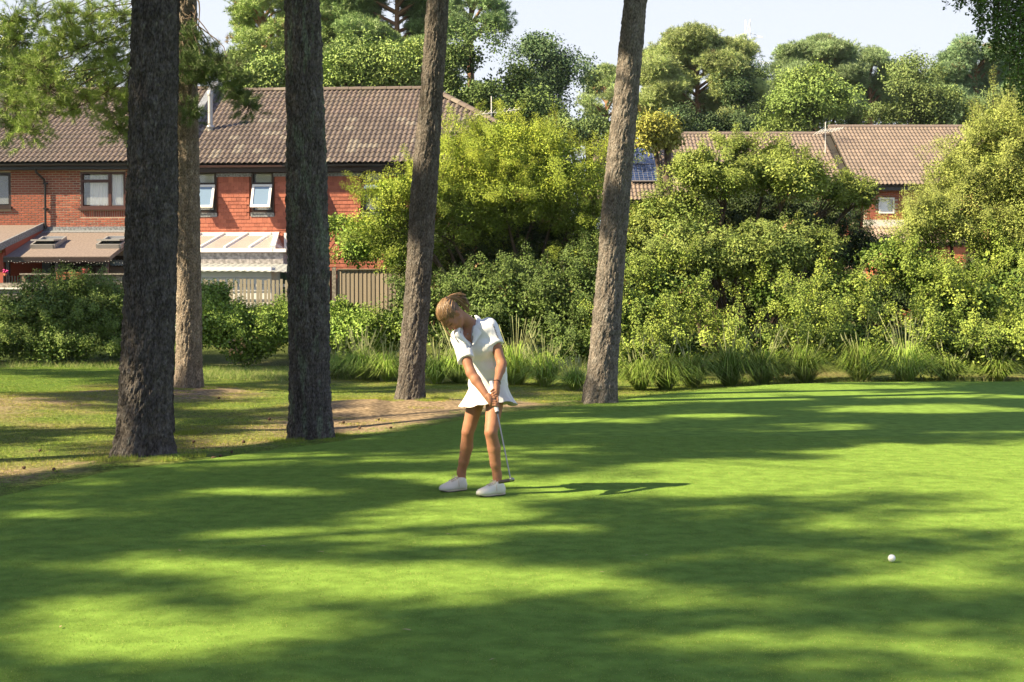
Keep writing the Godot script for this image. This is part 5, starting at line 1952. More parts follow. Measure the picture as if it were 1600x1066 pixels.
func build_far_trees() -> void:
	pine_far("open-crowned pine rising between the second and third trunks", 410, -30, 112, 62, 74, 20, Color(0.20, 0.27, 0.085))
	pine_far("dark broad pine behind the ridge of the tile-hung house", 620, -60, 130, 105, 78, 31, Color(0.145, 0.22, 0.08))
	pine_far("pine crown at the top of the picture left of the leaning trunk", 540, -40, 100, 66, 80, 20, Color(0.155, 0.23, 0.08))
	pine_far("pine bough reaching right above the dark oak", 735, -25, 55, 55, 76, 13, Color(0.13, 0.205, 0.085))
	leaf_tree("young_tree", "pale green young tree above the roof right of the chimney flue", [[420, 128, 60, 40, 38], [400, 150, 60, 30, 30], [445, 110, 60, 26, 22]], Color(0.25, 0.34, 0.10), Color(0.19, 0.28, 0.08))
	leaf_tree("poplar", "row-end poplar with feathery pale tops over the ridge", [[540, 125, 60, 44, 34], [525, 100, 60, 18, 18], [568, 98, 60, 16, 18]], Color(0.25, 0.34, 0.10), Color(0.19, 0.28, 0.08))
	leaf_tree("poplar", "poplar with feathery pale tops left of the leaning trunk", [[630, 118, 60, 46, 34], [612, 98, 60, 18, 18], [650, 95, 60, 20, 20]], Color(0.26, 0.34, 0.10), Color(0.20, 0.28, 0.08))
	leaf_tree("oak_tree", "dark rounded oak right of the leaning trunk", [[760, 150, 66, 80, 48], [735, 90, 66, 56, 46], [800, 130, 66, 60, 42], [690, 110, 66, 40, 50], [830, 170, 66, 56, 30]], Color(0.135, 0.20, 0.06), Color(0.095, 0.155, 0.048))
	leaf_tree("oak_tree", "bluish dark oak standing highest left of the sky gap", [[845, 120, 72, 46, 56], [850, 80, 72, 36, 22], [880, 110, 72, 24, 40], [860, 165, 72, 40, 34]], Color(0.10, 0.165, 0.075), Color(0.075, 0.13, 0.06))
	leaf_tree("low_tree", "low bushy tree under the sky gap behind the yellow-green shrub", [[920, 205, 62, 46, 26], [890, 215, 60, 40, 24], [965, 215, 60, 30, 24]], Color(0.16, 0.23, 0.08), Color(0.12, 0.18, 0.06))
	pine_far("pale distant pine left of the pale leaning trunk", 948, 108, 200, 40, 100, 15, Color(0.22, 0.29, 0.12))
	pine_far("broad pale pine with visible limbs, right of the leaning trunk", 1090, 58, 205, 92, 86, 37, Color(0.235, 0.29, 0.115))
	leaf_tree("dark_tree", "dark tree under the broad pale pine", [[1110, 195, 82, 76, 36], [1165, 150, 84, 36, 60], [1060, 190, 80, 40, 30]], Color(0.075, 0.125, 0.05), Color(0.055, 0.095, 0.04))
	leaf_tree("sycamore", "bright leafy tree in the middle of the far tree line", [[1265, 165, 76, 62, 52], [1275, 120, 76, 38, 26], [1220, 180, 76, 36, 40], [1310, 160, 76, 30, 40]], Color(0.23, 0.32, 0.09), Color(0.165, 0.25, 0.065))
	pine_far("darker pine standing behind the bright leafy tree", 1275, 70, 170, 82, 98, 24, Color(0.18, 0.25, 0.12))
	pine_far("pine to the right behind the bright leafy tree", 1360, 85, 180, 48, 100, 17, Color(0.18, 0.25, 0.125))
	leaf_tree("round_tree", "wide rounded olive tree right of the bright leafy tree", [[1425, 160, 78, 72, 46], [1390, 185, 78, 40, 34], [1470, 180, 78, 50, 40], [1420, 120, 80, 40, 20]], Color(0.18, 0.245, 0.085), Color(0.14, 0.20, 0.07))
	pine_far("blue-green pine at the right end of the tree line", 1525, 70, 180, 66, 92, 24, Color(0.15, 0.23, 0.12))
	leaf_tree("round_tree", "rounded tree at the far right behind the willow-like shrub", [[1560, 185, 80, 50, 40], [1600, 165, 80, 40, 40]], Color(0.16, 0.22, 0.085), Color(0.12, 0.18, 0.07))
	leaf_tree("yellow_tree", "small yellow-leaved tree beside the pale leaning trunk", [[1043, 214, 56, 18, 14], [1022, 206, 56, 26, 22]], Color(0.33, 0.34, 0.075), Color(0.27, 0.29, 0.06), 0.6)
	leaf_tree("birch_tree", "thin pale birch behind the brick house at the far left", [[40, 110, 58, 66, 50], [95, 135, 58, 50, 28], [10, 60, 58, 40, 44], [150, 120, 58, 40, 26]], Color(0.24, 0.29, 0.09), Color(0.18, 0.24, 0.075), 0.8, 13, 0.75)
	leaf_tree("dark_tree", "dark backdrop tree behind the dark oak", [[700, 175, 90, 90, 40], [590, 150, 90, 90, 36], [480, 140, 90, 80, 30], [800, 190, 90, 90, 36]], Color(0.09, 0.145, 0.055), Color(0.07, 0.115, 0.045))
	leaf_tree("dark_tree", "dark backdrop tree behind the far right roofs", [[1180, 175, 105, 80, 70], [1320, 165, 105, 90, 60], [1450, 165, 105, 80, 56], [1570, 155, 105, 70, 70], [1040, 190, 105, 60, 50]], Color(0.14, 0.21, 0.075), Color(0.10, 0.16, 0.06))


func build_tussocks() -> void:
	var spots := [[566, 606, 29.0, 1.0, "tussock between the mid-left trunk and the leaning trunk, largest there"], [535, 600, 29.6, 0.8, "pale tussock close to the right side of the lichened trunk"], [604, 600, 28.6, 0.75, "tussock touching the left side of the leaning trunk"], [682, 604, 27.6, 0.9, "bright tussock just right of the leaning trunk on the mound"], [716, 598, 28.0, 0.8, "tall tussock behind the golfer's bent arm"], [806, 604, 27.2, 0.9, "tussock just right of the golfer's hip"], [852, 610, 26.6, 0.95, "rounded bright tussock left of the pale leaning trunk"], [898, 616, 25.2, 0.6, "small pale tussock at the foot of the pale leaning trunk"],
		[1000, 616, 25.2, 0.95, "shade-toned tussock right of the pale leaning trunk"], [1040, 614, 25.4, 0.9, "second shade-toned tussock along the edge right of the pale trunk"], [1082, 610, 26.2, 0.85, "tussock below the left part of the hawthorn boughs"], [1140, 604, 26.6, 1.1, "broad upright tussock below the middle of the bramble bank"], [1190, 602, 27.0, 0.8, "low tussock between the broad upright one and the rounded one"], [1256, 600, 27.3, 1.0, "rounded shade-toned tussock behind the crest of the green"], [1345, 598, 27.6, 0.95, "spreading tussock behind the far edge, left of the tallest plumes"], [1415, 598, 27.6, 1.05, "brightest tussock with the tallest seed plumes at the far edge"], [1480, 597, 27.8, 0.7, "thin low tussock right of the tallest plumes"], [1560, 597, 28.0, 0.6, "thin low tussock near the right edge"]]
	var k := 0
	for s in spots:
		var o := at(s[0], s[1], s[2])
		o.y = land(o.x, o.z) - 0.02
		var t := thing("grass_tussock", "green grass " + s[4], "grass tussock", o, "tall grass tussocks behind the green")
		var b := MB.new()
		var size: float = s[3] * rng.randf_range(0.72, 1.08)
		var bright := 1.0 if s[0] < 900 or absf(s[0] - 1415) < 30 else 0.62  # right-hand tussocks take their shade in the blade colour
		for q in 800:
			var w := rng.randf() * TAU
			var r := sqrt(rng.randf()) * 0.10 * size
			var p := Vector3(cos(w) * r, 0, sin(w) * r)
			var droop := (0.15 + 0.85 * rng.randf()) * size
			var h := size * rng.randf_range(0.45, 0.95) * (1.1 - 0.45 * droop / size)
			var out := (Vector3(cos(w), 0, sin(w)) + any_way() * 0.5) * Vector3(1, 0, 1)
			var side := Vector3(-out.z, 0, out.x).normalized() * 0.0055
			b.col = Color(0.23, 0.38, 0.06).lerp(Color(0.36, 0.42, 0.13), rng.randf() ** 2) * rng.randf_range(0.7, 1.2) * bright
			var m1 := p + out * droop * 0.25 + Vector3(0, h * 0.65, 0)
			var m2 := p + out * droop * 0.75 + Vector3(0, h * 0.95, 0)
			var tip := p + out * droop * 1.15 + Vector3(0, h * (0.98 - droop * 0.75), 0)
			b.quad(p - side, p + side, m1 + side, m1 - side)
			b.quad(m1 - side, m1 + side, m2 + side * 0.7, m2 - side * 0.7)
			b.tri(m2 - side * 0.7, m2 + side * 0.7, tip)
		part(t, "blades", b, M.blade).set_meta("kind", "stuff")
		b = MB.new()
		for q in 26 if bright == 1.0 else 8:
			var w := rng.randf() * TAU
			var out := Vector3(cos(w), 0, sin(w)) * rng.randf_range(0.1, 0.6)
			var h := size * rng.randf_range(0.9, 1.45)
			var side := Vector3(0.004, 0, 0)
			b.col = Color(0.34, 0.37, 0.19) * rng.randf_range(0.8, 1.15)
			var m1 := out * 0.5 + Vector3(0, h * 0.6, 0)
			var tip := out + Vector3(0, h, 0)
			b.quad(out * 0.2 - side, out * 0.2 + side, m1 + side, m1 - side)
			b.quad(m1 - side, m1 + side, tip + side, tip - side)
			b.quad(tip - side * 2.2 - out * 0.12 - Vector3(0, 0.14, 0), tip + side * 2.2 - out * 0.12 - Vector3(0, 0.14, 0), tip + side, tip - side)
		part(t, "seed_stalks", b, M.blade).set_meta("kind", "stuff")
		k += 1
	# meadow grass in front of the thickets
	var m := thing("meadow_grass", "knee-high meadow grass along the foot of the thickets", "grass")
	m.set_meta("kind", "stuff")
	var kinds := []
	for q in 3:
		kinds.append(blade_patch(0.8, 190, 0.10, 0.42, 0.007, 0.5, [Color(0.17, 0.28, 0.06), Color(0.25, 0.32, 0.09), Color(0.36, 0.36, 0.17), Color(0.14, 0.24, 0.05)]))
	var where := []
	var tints := []
	for q in 300:
		var f := rng.randf()
		var p: Vector3
		if q < 130:
			p = at(lerpf(325, 470, f), 600, rng.randf_range(28.5, 33.0))
		elif q < 160:
			p = at(lerpf(-10, 215, f), 565, rng.randf_range(34.0, 35.0))
		elif q < 260:
			p = at(lerpf(500, 960, f), 600, rng.randf_range(29.0, 31.0))
		else:
			p = at(lerpf(960, 1650, f), 600, rng.randf_range(26.8, 28.4))
		p.y = land(p.x, p.z) - 0.02
		where.append(Transform3D(Basis(Vector3.UP, rng.randf() * TAU).scaled(Vector3(1, rng.randf_range(0.3, 1.2) * (0.45 if q < 160 else 1.0 if q < 260 else 0.6), 1)), p))
		tints.append(Color.WHITE * rng.randf_range(0.75, 1.1))
	many(m, "grass_blades", kinds[0], where.slice(0, 210), tints.slice(0, 210), M.blade)
	many(m, "grass_blades", kinds[1], where.slice(210), tints.slice(210), M.blade)


func build_birch() -> void:
	# a weeping birch whose trunk stands outside the picture: its hanging twigs reach into the top right corner
	var d := 16.5
	var root := Vector3(8.2, 0, -d)
	root.y = land(root.x, root.z)
	var t := thing("weeping_birch", "dark drooping birch twigs hanging into the top right corner", "birch tree", root)
	var b := MB.new()
	b.tube([Vector3(0, -0.1, 0), Vector3(0.1, 3, 0), Vector3(0, 7.5, 0), Vector3(-0.3, 10.5, 0)], [0.2, 0.17, 0.11, 0.03], 12)
	part(t, "trunk", b, paint("birch_bark", Color(0.55, 0.53, 0.5), 0.8))
	b = MB.new()
	var where := []
	var tints := []
	var limb := MB.new()
	for k in 3:
		var y: float = [6.3, 6.9, 7.4][k]
		limb.tube([Vector3(0, y - 0.5, 0), Vector3(-1.2, y + 0.2, 0.2 * (k - 1)), Vector3(-2.6, y - 0.1, 0.4 * (k - 1)), Vector3(-3.4, y - 0.4, 0.5 * (k - 1))], [0.06, 0.045, 0.03, 0.012], 8)
	part(t, "limb", limb, M.twig)
	var strands := 100
	for k in strands:
		var f := float(k) / strands
		var xpix := lerpf(1462, 1640, sqrt(f)) + rng.randf_range(-10, 10)
		var low := 8.0 + 120.0 * smoothstep(1480.0, 1600.0, xpix) * rng.randf_range(0.35, 1.25) + rng.randf_range(-20, 22)
		if xpix > 1585:
			low = rng.randf_range(60, 185)
		var dd := d + rng.randf_range(-0.7, 0.7)
		var e := at(xpix, low, dd) - root
		var top := Vector3(e.x + rng.randf_range(-0.05, 0.45), 5.9 + rng.randf_range(0, 0.6), e.z + rng.randf_range(-0.2, 0.2))
		var mid := Vector3(lerpf(top.x, e.x, 0.8), lerpf(top.y, e.y, 0.4), e.z)
		b.tube([top, mid, e], [0.004, 0.003, 0.002], 4, false)
		var l := top.distance_to(mid) + mid.distance_to(e)
		var y := 0.0
		while y < l:
			var g := y / l
			var p := top.lerp(mid, minf(1.0, g / 0.4)) if g < 0.4 else mid.lerp(e, (g - 0.4) / 0.6)
			where.append(Transform3D(aimed(Vector3(rng.randf_range(-0.6, 0.6), -1, rng.randf_range(-0.6, 0.6)), rng.randf() * TAU), p + any_way() * 0.03))
			tints.append(Color(0.105, 0.17, 0.06) * rng.randf_range(0.7, 1.3))
			y += 0.05
	part(t, "hanging_twigs", b, M.twig)
	put_clumps(t, "leaves", "birch", where, tints, M.leaf)


func build_litter() -> void:
	# pine cones under the trees, bits of leaf on the green
	var cone := MB.new()
	cone.lathe(Vector3.ZERO, [Vector2(0.0, 0.0), Vector2(0.016, 0.004), Vector2(0.024, 0.016), Vector2(0.021, 0.022), Vector2(0.023, 0.028), Vector2(0.016, 0.04), Vector2(0.017, 0.044), Vector2(0.008, 0.055), Vector2(0.0, 0.058)], 10)
	var mesh := cone.done()
	var cones := [[345, 712, "beside the foot of the thickest trunk"], [362, 706, "next to the lit collar, left of the lichened trunk"], [330, 716, "nearest the lit collar of the green"], [380, 690, "in the lit dip left of the lichened trunk"], [318, 700, "in the dip right of the thickest trunk"], [560, 668, "on the bare mound left of the leaning trunk"], [590, 655, "on the bare mound in front of the leaning trunk"], [535, 660, "close right of the lichened trunk"], [83, 733, "on the dark bare soil left of the thickest trunk"], [40, 730, "on the bare soil at the far left"], [62, 704, "on shaded grass at the left"], [300, 690, "in the shade behind the thickest trunk"], [608, 668, "lowest on the bare mound"], [340, 622, "beside the trunk with the sunlit side"], [420, 655, "in the dry strip of the dip"]]
	for c in cones:
		var d := 14.0
		for q in 12:
			var p := at(c[0], c[1], d)
			d += (p.y - land(p.x, p.z) - 0.02) * 6.0
		var o := at(c[0], c[1], d)
		o.y = land(o.x, o.z) + 0.012
		var t := part(self, "pine_cone", mesh, M.pine_cone)
		t.position = o
		t.scale = Vector3.ONE * rng.randf_range(0.6, 0.9)
		t.rotation = Vector3(1.3, rng.randf() * TAU, 0)
		tag(t, "small dark pine cone " + c[2], "pine cone", "pine cones under the trees")
	var bits := [[450, 943, "palest leaf flake in the left lit patch"], [634, 985, "curled leaf flake in the shade at lower middle"], [580, 892, "leaf flake on the bright patch left of centre"], [95, 982, "brown flake at the lower left"], [1010, 869, "long pale needle on the shaded middle"], [990, 870, "needle next to the long pale one"], [700, 836, "flake right below the golfer's left shoe"], [500, 864, "needle on the shaded left middle"], [1080, 678, "reddish leaf on the far lit strip"], [955, 725, "pale flake near the top lit patch"], [1360, 765, "dark twig on the right of the big lit patch"], [940, 895, "brown flake left of the right lit streak"], [410, 855, "small flake in the left shade"], [1545, 835, "needle near the right edge"], [770, 1032, "faint flake near the bottom edge"], [1060, 1036, "long tan needle near the bottom edge"], [1383, 867, "straw blade touching the ball"], [280, 862, "dark flake at the top of the left lit patch"]]
	for c in bits:
		var o := at(c[0], c[1], 10.0) - Vector3(0, EYE, 0)
		o = Vector3(0, EYE, 0) + o * (EYE / -o.y)
		var b := MB.new()
		var w := rng.randf_range(0.002, 0.005)
		var l := rng.randf_range(0.010, 0.026)
		b.quad(Vector3(-l, 0.0, -w), Vector3(0, 0.003, -w * 1.4), Vector3(0, 0.004, w * 1.4), Vector3(-l, 0.002, w))
		b.tri(Vector3(0, 0.003, -w * 1.4), Vector3(l, 0.001, 0), Vector3(0, 0.004, w * 1.4))
		var t := part(self, "leaf_flake", b, M.dead_leaf)
		t.position = Vector3(o.x, green_height(o.x, o.z) + 0.008, o.z)
		t.rotation.y = rng.randf() * TAU
		tag(t, c[2] + " on the green", "leaf", "leaf bits on the green")


# ---------------------------------------------------------------- the golfer
class Sdf:
	var a: Array[Vector3] = []
	var ab: Array[Vector3] = []
	var ll := PackedFloat32Array()
	var ra := PackedFloat32Array()
	var rb := PackedFloat32Array()
	var k := PackedFloat32Array()
	var ell: Array[bool] = []
	var inv: Array[Basis] = []

	func capsule(p: Vector3, q: Vector3, r0: float, r1: float, soft := 0.02) -> void:
		a.append(p)
		ab.append(q - p)
		ll.append(1.0 / maxf((q - p).length_squared(), 1e-8))
		ra.append(r0)
		rb.append(r1)
		k.append(soft)
		ell.append(false)
		inv.append(Basis.IDENTITY)

	func ellipsoid(p: Vector3, r: Vector3, b: Basis, soft := 0.03) -> void:
		a.append(p)
		ab.append(Vector3.ZERO)
		ll.append(0)
		ra.append(minf(r.x, minf(r.y, r.z)))
		rb.append(0)
		k.append(soft)
		ell.append(true)
		inv.append((b * Basis.from_scale(r)).inverse())

	func at(p: Vector3) -> float:
		var r := 1e3
		for i in a.size():
			var d: float
			if ell[i]:
				var q := inv[i] * (p - a[i])
				var l0 := q.length()
				# first-order distance to the ellipsoid
				var g := inv[i].transposed() * q
				d = (l0 - 1.0) * l0 / maxf(g.length(), 1e-6) if l0 > 0.05 else -ra[i]
			else:
				var pa := p - a[i]
				var h := clampf(pa.dot(ab[i]) * ll[i], 0.0, 1.0)
				d = (pa - ab[i] * h).length() - lerpf(ra[i], rb[i], h)
			var s := k[i]
			var m := maxf(s - absf(r - d), 0.0) / s
			r = minf(r, d) - m * m * s * 0.25
		return r


func surface_net(f: Callable, lo: Vector3, hi: Vector3, cell: float, b: MB, tone: Callable) -> void:
	var block := 4
	var nb := Vector3i(((hi - lo) / (cell * block)).ceil())
	var n := nb * block + Vector3i.ONE
	var vals := PackedFloat32Array()
	vals.resize(n.x * n.y * n.z)
	vals.fill(1e9)
	var reach := cell * block * 0.87 + cell
	var live: Array[Vector3i] = []
	for z in nb.z:
		for y in nb.y:
			for x in nb.x:
				var c := lo + (Vector3(x, y, z) + Vector3.ONE * 0.5) * cell * block
				if absf(f.call(c)) < reach * 1.15:
					live.append(Vector3i(x, y, z) * block)
	for o in live:
		for z in block + 1:
			for y in block + 1:
				for x in block + 1:
					var id := (o.x + x) + n.x * ((o.y + y) + n.y * (o.z + z))
					if vals[id] > 1e8:
						vals[id] = f.call(lo + Vector3(o.x + x, o.y + y, o.z + z) * cell)
	var start := b.v.size()
	var index := {}
	var step := [1, n.x, n.x * n.y]
	for o in live:
		for z in block:
			for y in block:
				for x in block:
					var id := (o.x + x) + n.x * ((o.y + y) + n.y * (o.z + z))
					var sum := Vector3.ZERO
					var hits := 0
					for e in 12:
						var ax := e / 4
						var u := e & 1
						var w := (e >> 1) & 1
						var a1: int = (ax + 1) % 3
						var a2: int = (ax + 2) % 3
						var p0: int = id + u * step[a1] + w * step[a2]
						var v0 := vals[p0]
						var v1 := vals[p0 + step[ax]]
						if (v0 < 0.0) != (v1 < 0.0):
							var q := Vector3.ZERO
							q[ax] = v0 / (v0 - v1)
							q[a1] = u
							q[a2] = w
							sum += q
							hits += 1
					if hits:
						var p := lo + (Vector3(o.x + x, o.y + y, o.z + z) + sum / hits) * cell
						b.col = tone.call(p)
						index[id] = b.vert(p, Vector3.ZERO)
	for id in index:
		for ax in 3:
			var v0 := vals[id]
			var v1 := vals[id + step[ax]]
			if (v0 < 0.0) == (v1 < 0.0):
				continue
			var s1: int = step[(ax + 1) % 3]
			var s2: int = step[(ax + 2) % 3]
			if not (index.has(id - s1) and index.has(id - s2) and index.has(id - s1 - s2)):
				continue
			var q := [index[id], index[id - s1], index[id - s1 - s2], index[id - s2]]
			if v0 < 0.0:
				b.face(q[0], q[1], q[2])
				b.face(q[0], q[2], q[3])
			else:
				b.face(q[0], q[2], q[1])
				b.face(q[0], q[3], q[2])
	b.smooth(start)


const STAND := 10.9
var golfer_at := Vector3.ZERO


func joint(p: float, q: float, z: float) -> Vector3:    # z towards the camera from where she stands
	return at(p, q, STAND - z) - golfer_at


func finger(s: Sdf, o: Vector3, axis: Vector3, from: Vector3, side: Vector3, turn: float, down: float, r: float, grip: float, length: float) -> void:
	# a finger that leaves the palm at angle 0 (towards from) and curls round the grip axis by turn, sliding down it
	var last := o + from * (grip + r * 1.3)
	for k in 3:
		var f := (k + 1) / 3.0
		var w := turn * f
		var p := o + (from * cos(w) + side * sin(w)) * (grip + r * lerpf(1.1, 0.85, f)) + axis * down * f * length
		s.capsule(last, p, r * lerpf(1.05, 0.85, (k) / 3.0), r * lerpf(1.0, 0.78, f), 0.004)
		last = p


func build_golfer() -> void:
	golfer_at = Vector3(-0.27, green_height(-0.27, -10.9), -10.9)
	var t := thing("person", "woman golfer in white polo, white pleated skirt and white shoes bending over a putter", "person", golfer_at)
	var face_dir := Vector3(-0.72, 0, 0.69).normalized()
	var chest_dir := Vector3(-0.42, -0.12, 0.90).normalized()
	var r_ankle := joint(721, 744, -0.14)
	var l_ankle := joint(777, 750, 0.14)
	var r_knee := joint(731.5, 675, -0.05)
	var l_knee := joint(767.5, 676, 0.20)
	var r_hip := joint(748, 610, -0.07)
	var l_hip := joint(775, 610, 0.04)
	var pelvis := joint(763, 603, -0.02)
	var waist := joint(763, 575, 0.015)
	var chest := joint(750, 540, 0.07)
	var upper := joint(742, 516, 0.10)
	var neck := joint(735, 504, 0.13)
	var l_sh := joint(766, 513, 0.10)
	var r_sh := joint(718, 531, 0.15)
	var l_el := joint(784, 569, 0.20)
	var r_el := joint(736, 583, 0.32)
	var l_wr := joint(776, 599, 0.36)
	var r_wr := joint(761, 620, 0.42)
	var grip0 := joint(767.5, 596, 0.375)
	var grip1 := joint(777, 646, 0.46)
	var axis := (grip1 - grip0).normalized()
	var head_c := joint(704, 492, 0.22)
	var fwd := Vector3(-0.24, -0.93, 0.30).normalized()
	var up := Vector3(-0.78, 0.36, 0.42)
	up = (up - fwd * up.dot(fwd)).normalized()
	var lat := up.cross(fwd)      # her left
	var hb := Basis(lat, up, fwd)

	# --- body: legs, trunk, arms as one surface
	var body := Sdf.new()
	for s in [[r_hip, r_knee, r_ankle], [l_hip, l_knee, l_ankle]]:
		var calf: Vector3 = s[1].lerp(s[2], 0.33) - face_dir * 0.008
		var above: Vector3 = s[1].lerp(s[0], 0.14)
		var shin: Vector3 = calf.lerp(s[2], 0.5) + face_dir * 0.002
		body.capsule(s[0], above, 0.076, 0.052, 0.012)
		body.capsule(above, s[1] + face_dir * 0.004, 0.052, 0.0465, 0.012)
		body.capsule(s[1] + face_dir * 0.004, calf, 0.0465, 0.0495, 0.012)
		body.capsule(calf, shin, 0.0495, 0.041, 0.012)
		body.capsule(shin, s[2] + Vector3(0, 0.035, 0), 0.041, 0.032, 0.012)
		body.capsule(s[2] + Vector3(0, 0.04, 0), s[2] - Vector3(0, 0.03, 0), 0.033, 0.036, 0.02)
	var side := Vector3(face_dir.z, 0, -face_dir.x)
	var tb := Basis(Vector3(chest_dir.z, 0, -chest_dir.x).normalized(), (upper - waist).normalized(), chest_dir).orthonormalized()
	body.ellipsoid(pelvis, Vector3(0.132, 0.12, 0.100), tb, 0.05)
	body.ellipsoid(waist, Vector3(0.118, 0.13, 0.09), tb, 0.05)
	body.ellipsoid(chest, Vector3(0.132, 0.14, 0.098), tb, 0.05)
	body.ellipsoid(upper, Vector3(0.145, 0.06, 0.07), tb, 0.04)
	body.capsule(r_sh, l_sh, 0.046, 0.048, 0.04)
	body.capsule(neck - up * 0.0 + Vector3(0.01, -0.02, -0.02), head_c - up * 0.05 - fwd * 0.03, 0.050, 0.046, 0.03)
	for s in [[l_sh, l_el, l_wr], [r_sh, r_el, r_wr]]:
		body.capsule(s[0], s[1], 0.046, 0.036, 0.025)
		body.capsule(s[1], s[1].lerp(s[2], 0.3), 0.035, 0.036, 0.02)
		body.capsule(s[1].lerp(s[2], 0.3), s[2], 0.036, 0.0235, 0.02)
	var skin_tone := func(p: Vector3) -> Color:
		var f := 1.0 + 0.10 * noise.get_noise_3dv(p * 11.0) + 0.05 * noise.get_noise_3dv(p * 60.0)
		var knee := exp(-minf(p.distance_squared_to(r_knee + face_dir * 0.05), p.distance_squared_to(l_knee + face_dir * 0.05)) * 500.0)
		return Color(0.30, 0.148, 0.092).lerp(Color(0.26, 0.115, 0.07), knee * 0.6) * f
	var b := MB.new()
	surface_net(body.at, Vector3(-0.42, 0.02, -0.36), Vector3(0.34, 1.46, 0.62), 0.010, b, skin_tone)

	# --- hands, on their own finer grids
	var gr := 0.0155
	var cam_side := (Vector3(0, 0, 1) - axis * axis.z).normalized()
	var right_side := (Vector3(1, 0, 0) - axis * axis.x - cam_side * cam_side.x).normalized()
	for hand in 2:
		var s := Sdf.new()
		var wr: Vector3 = [l_wr, r_wr][hand]
		var from := (right_side if hand == 0 else -right_side)
		var tt: float = [0.085, 0.150][hand]
		var o := grip0 + axis * tt
		var palm := o + from * 0.026 - cam_side * 0.004
		s.capsule(wr, wr.lerp(palm, 0.45), 0.0235, 0.024, 0.015)
		s.ellipsoid(wr.lerp(palm, 0.62), Vector3(0.017, 0.048, 0.036), Basis(from, axis, from.cross(axis)).orthonormalized(), 0.02)
		s.ellipsoid(palm, Vector3(0.015, 0.040, 0.034), Basis(from, axis, from.cross(axis)).orthonormalized(), 0.02)
		for k in 4:
			finger(s, o + axis * (-0.026 + 0.0195 * k), axis, from, cam_side, [2.5, 2.7, 2.7, 2.4][k], [0.35, 0.4, 0.4, 0.35][k], [0.0082, 0.0088, 0.0088, 0.0078][k] if hand == 1 else [0.0078, 0.0088, 0.0088, 0.0082][k], gr, [0.06, 0.072, 0.068, 0.055][k])
		# thumb: leaves the side of the palm near the wrist and lies down the grip
		var th0 := palm - axis * 0.03 - cam_side * 0.012
		var th1 := o - cam_side * (gr + 0.012) + from * 0.006 + axis * 0.0
		var th2 := o - cam_side * (gr + 0.009) - from * 0.002 + axis * 0.038
		s.capsule(th0, th1, 0.0115, 0.0105, 0.008)
		s.capsule(th1, th2, 0.0102, 0.0085, 0.006)
		if hand == 0:     # the forefinger rests straight down the side of the other hand
			s.capsule(palm + axis * 0.03 + cam_side * 0.012, palm + axis * 0.07 + cam_side * 0.022 - from * 0.004, 0.0088, 0.0082, 0.006)
			s.capsule(palm + axis * 0.07 + cam_side * 0.022 - from * 0.004, palm + axis * 0.10 + cam_side * 0.022 - from * 0.010, 0.0082, 0.007, 0.005)
		var lo := wr.min(o) - Vector3.ONE * 0.075
		var hi := wr.max(o) + Vector3.ONE * 0.085
		surface_net(s.at, lo, hi, 0.0036, b, skin_tone)

	# --- head
	var head := Sdf.new()
	var hp := func(x: float, y: float, z: float) -> Vector3: return head_c + hb * Vector3(x, y, z)
	head.ellipsoid(hp.call(0, 0.022, -0.012), Vector3(0.073, 0.088, 0.092), hb, 0.02)
	head.ellipsoid(hp.call(0, -0.035, 0.035), Vector3(0.058, 0.070, 0.055), hb, 0.03)
	head.ellipsoid(hp.call(0, -0.083, 0.060), Vector3(0.026, 0.022, 0.024), hb, 0.03)
	head.capsule(hp.call(-0.045, -0.055, 0.015), hp.call(-0.018, -0.087, 0.058), 0.022, 0.016, 0.025)
	head.capsule(hp.call(0.045, -0.055, 0.015), hp.call(0.018, -0.087, 0.058), 0.022, 0.016, 0.025)
	for s in [-1.0, 1.0]:
		head.capsule(hp.call(s * 0.020, 0.016, 0.078), hp.call(s * 0.045, 0.014, 0.064), 0.013, 0.011, 0.014)
		head.ellipsoid(hp.call(s * 0.038, -0.030, 0.062), Vector3(0.024, 0.020, 0.020), hb, 0.02)
		head.ellipsoid(hp.call(s * 0.031, -0.003, 0.071), Vector3(0.0145, 0.0095, 0.0105), hb, 0.004)
		head.ellipsoid(hp.call(s * 0.074, -0.012, -0.008), Vector3(0.008, 0.030, 0.018), hb * Basis(Vector3.UP, s * -0.35), 0.006)
		head.capsule(hp.call(s * 0.008, -0.036, 0.094), hp.call(s * 0.011, -0.038, 0.088), 0.008, 0.007, 0.008)
	head.capsule(hp.call(0, 0.008, 0.086), hp.call(0, -0.032, 0.106), 0.008, 0.0105, 0.012)
	head.capsule(hp.call(-0.016, -0.058, 0.088), hp.call(0.016, -0.058, 0.088), 0.0055, 0.0055, 0.006)
	head.capsule(hp.call(-0.014, -0.067, 0.086), hp.call(0.014, -0.067, 0.086), 0.0065, 0.0065, 0.006)
	head.capsule(neck + Vector3(0.01, -0.02, -0.02), head_c - up * 0.05 - fwd * 0.03, 0.050, 0.046, 0.03)
	var hinv := hb.inverse()
	var face_tone := func(p: Vector3) -> Color:
		var q := hinv * (p - head_c)
		var c := Color(0.32, 0.16, 0.10) * (1.0 + 0.05 * noise.get_noise_3dv(p * 40.0))
		if q.z > 0.05:
			if absf(q.y + 0.0625) < 0.012 and absf(q.x) < 0.024 - absf(q.y + 0.0625) * 0.6:
				c = Color(0.45, 0.14, 0.11)
			if absf(q.y - 0.022 - absf(q.x) * 0.05) < 0.0045 and absf(q.x) > 0.014 and absf(q.x) < 0.05:
				c = Color(0.16, 0.085, 0.045)
			if absf(q.y + 0.008) < 0.0042 and absf(absf(q.x) - 0.031) < 0.0155:
				c = Color(0.05, 0.03, 0.022)
			if absf(absf(q.x) - 0.04) < 0.02 and absf(q.y + 0.03) < 0.02:
				c = c.lerp(Color(0.50, 0.19, 0.12), 0.35)
		return c
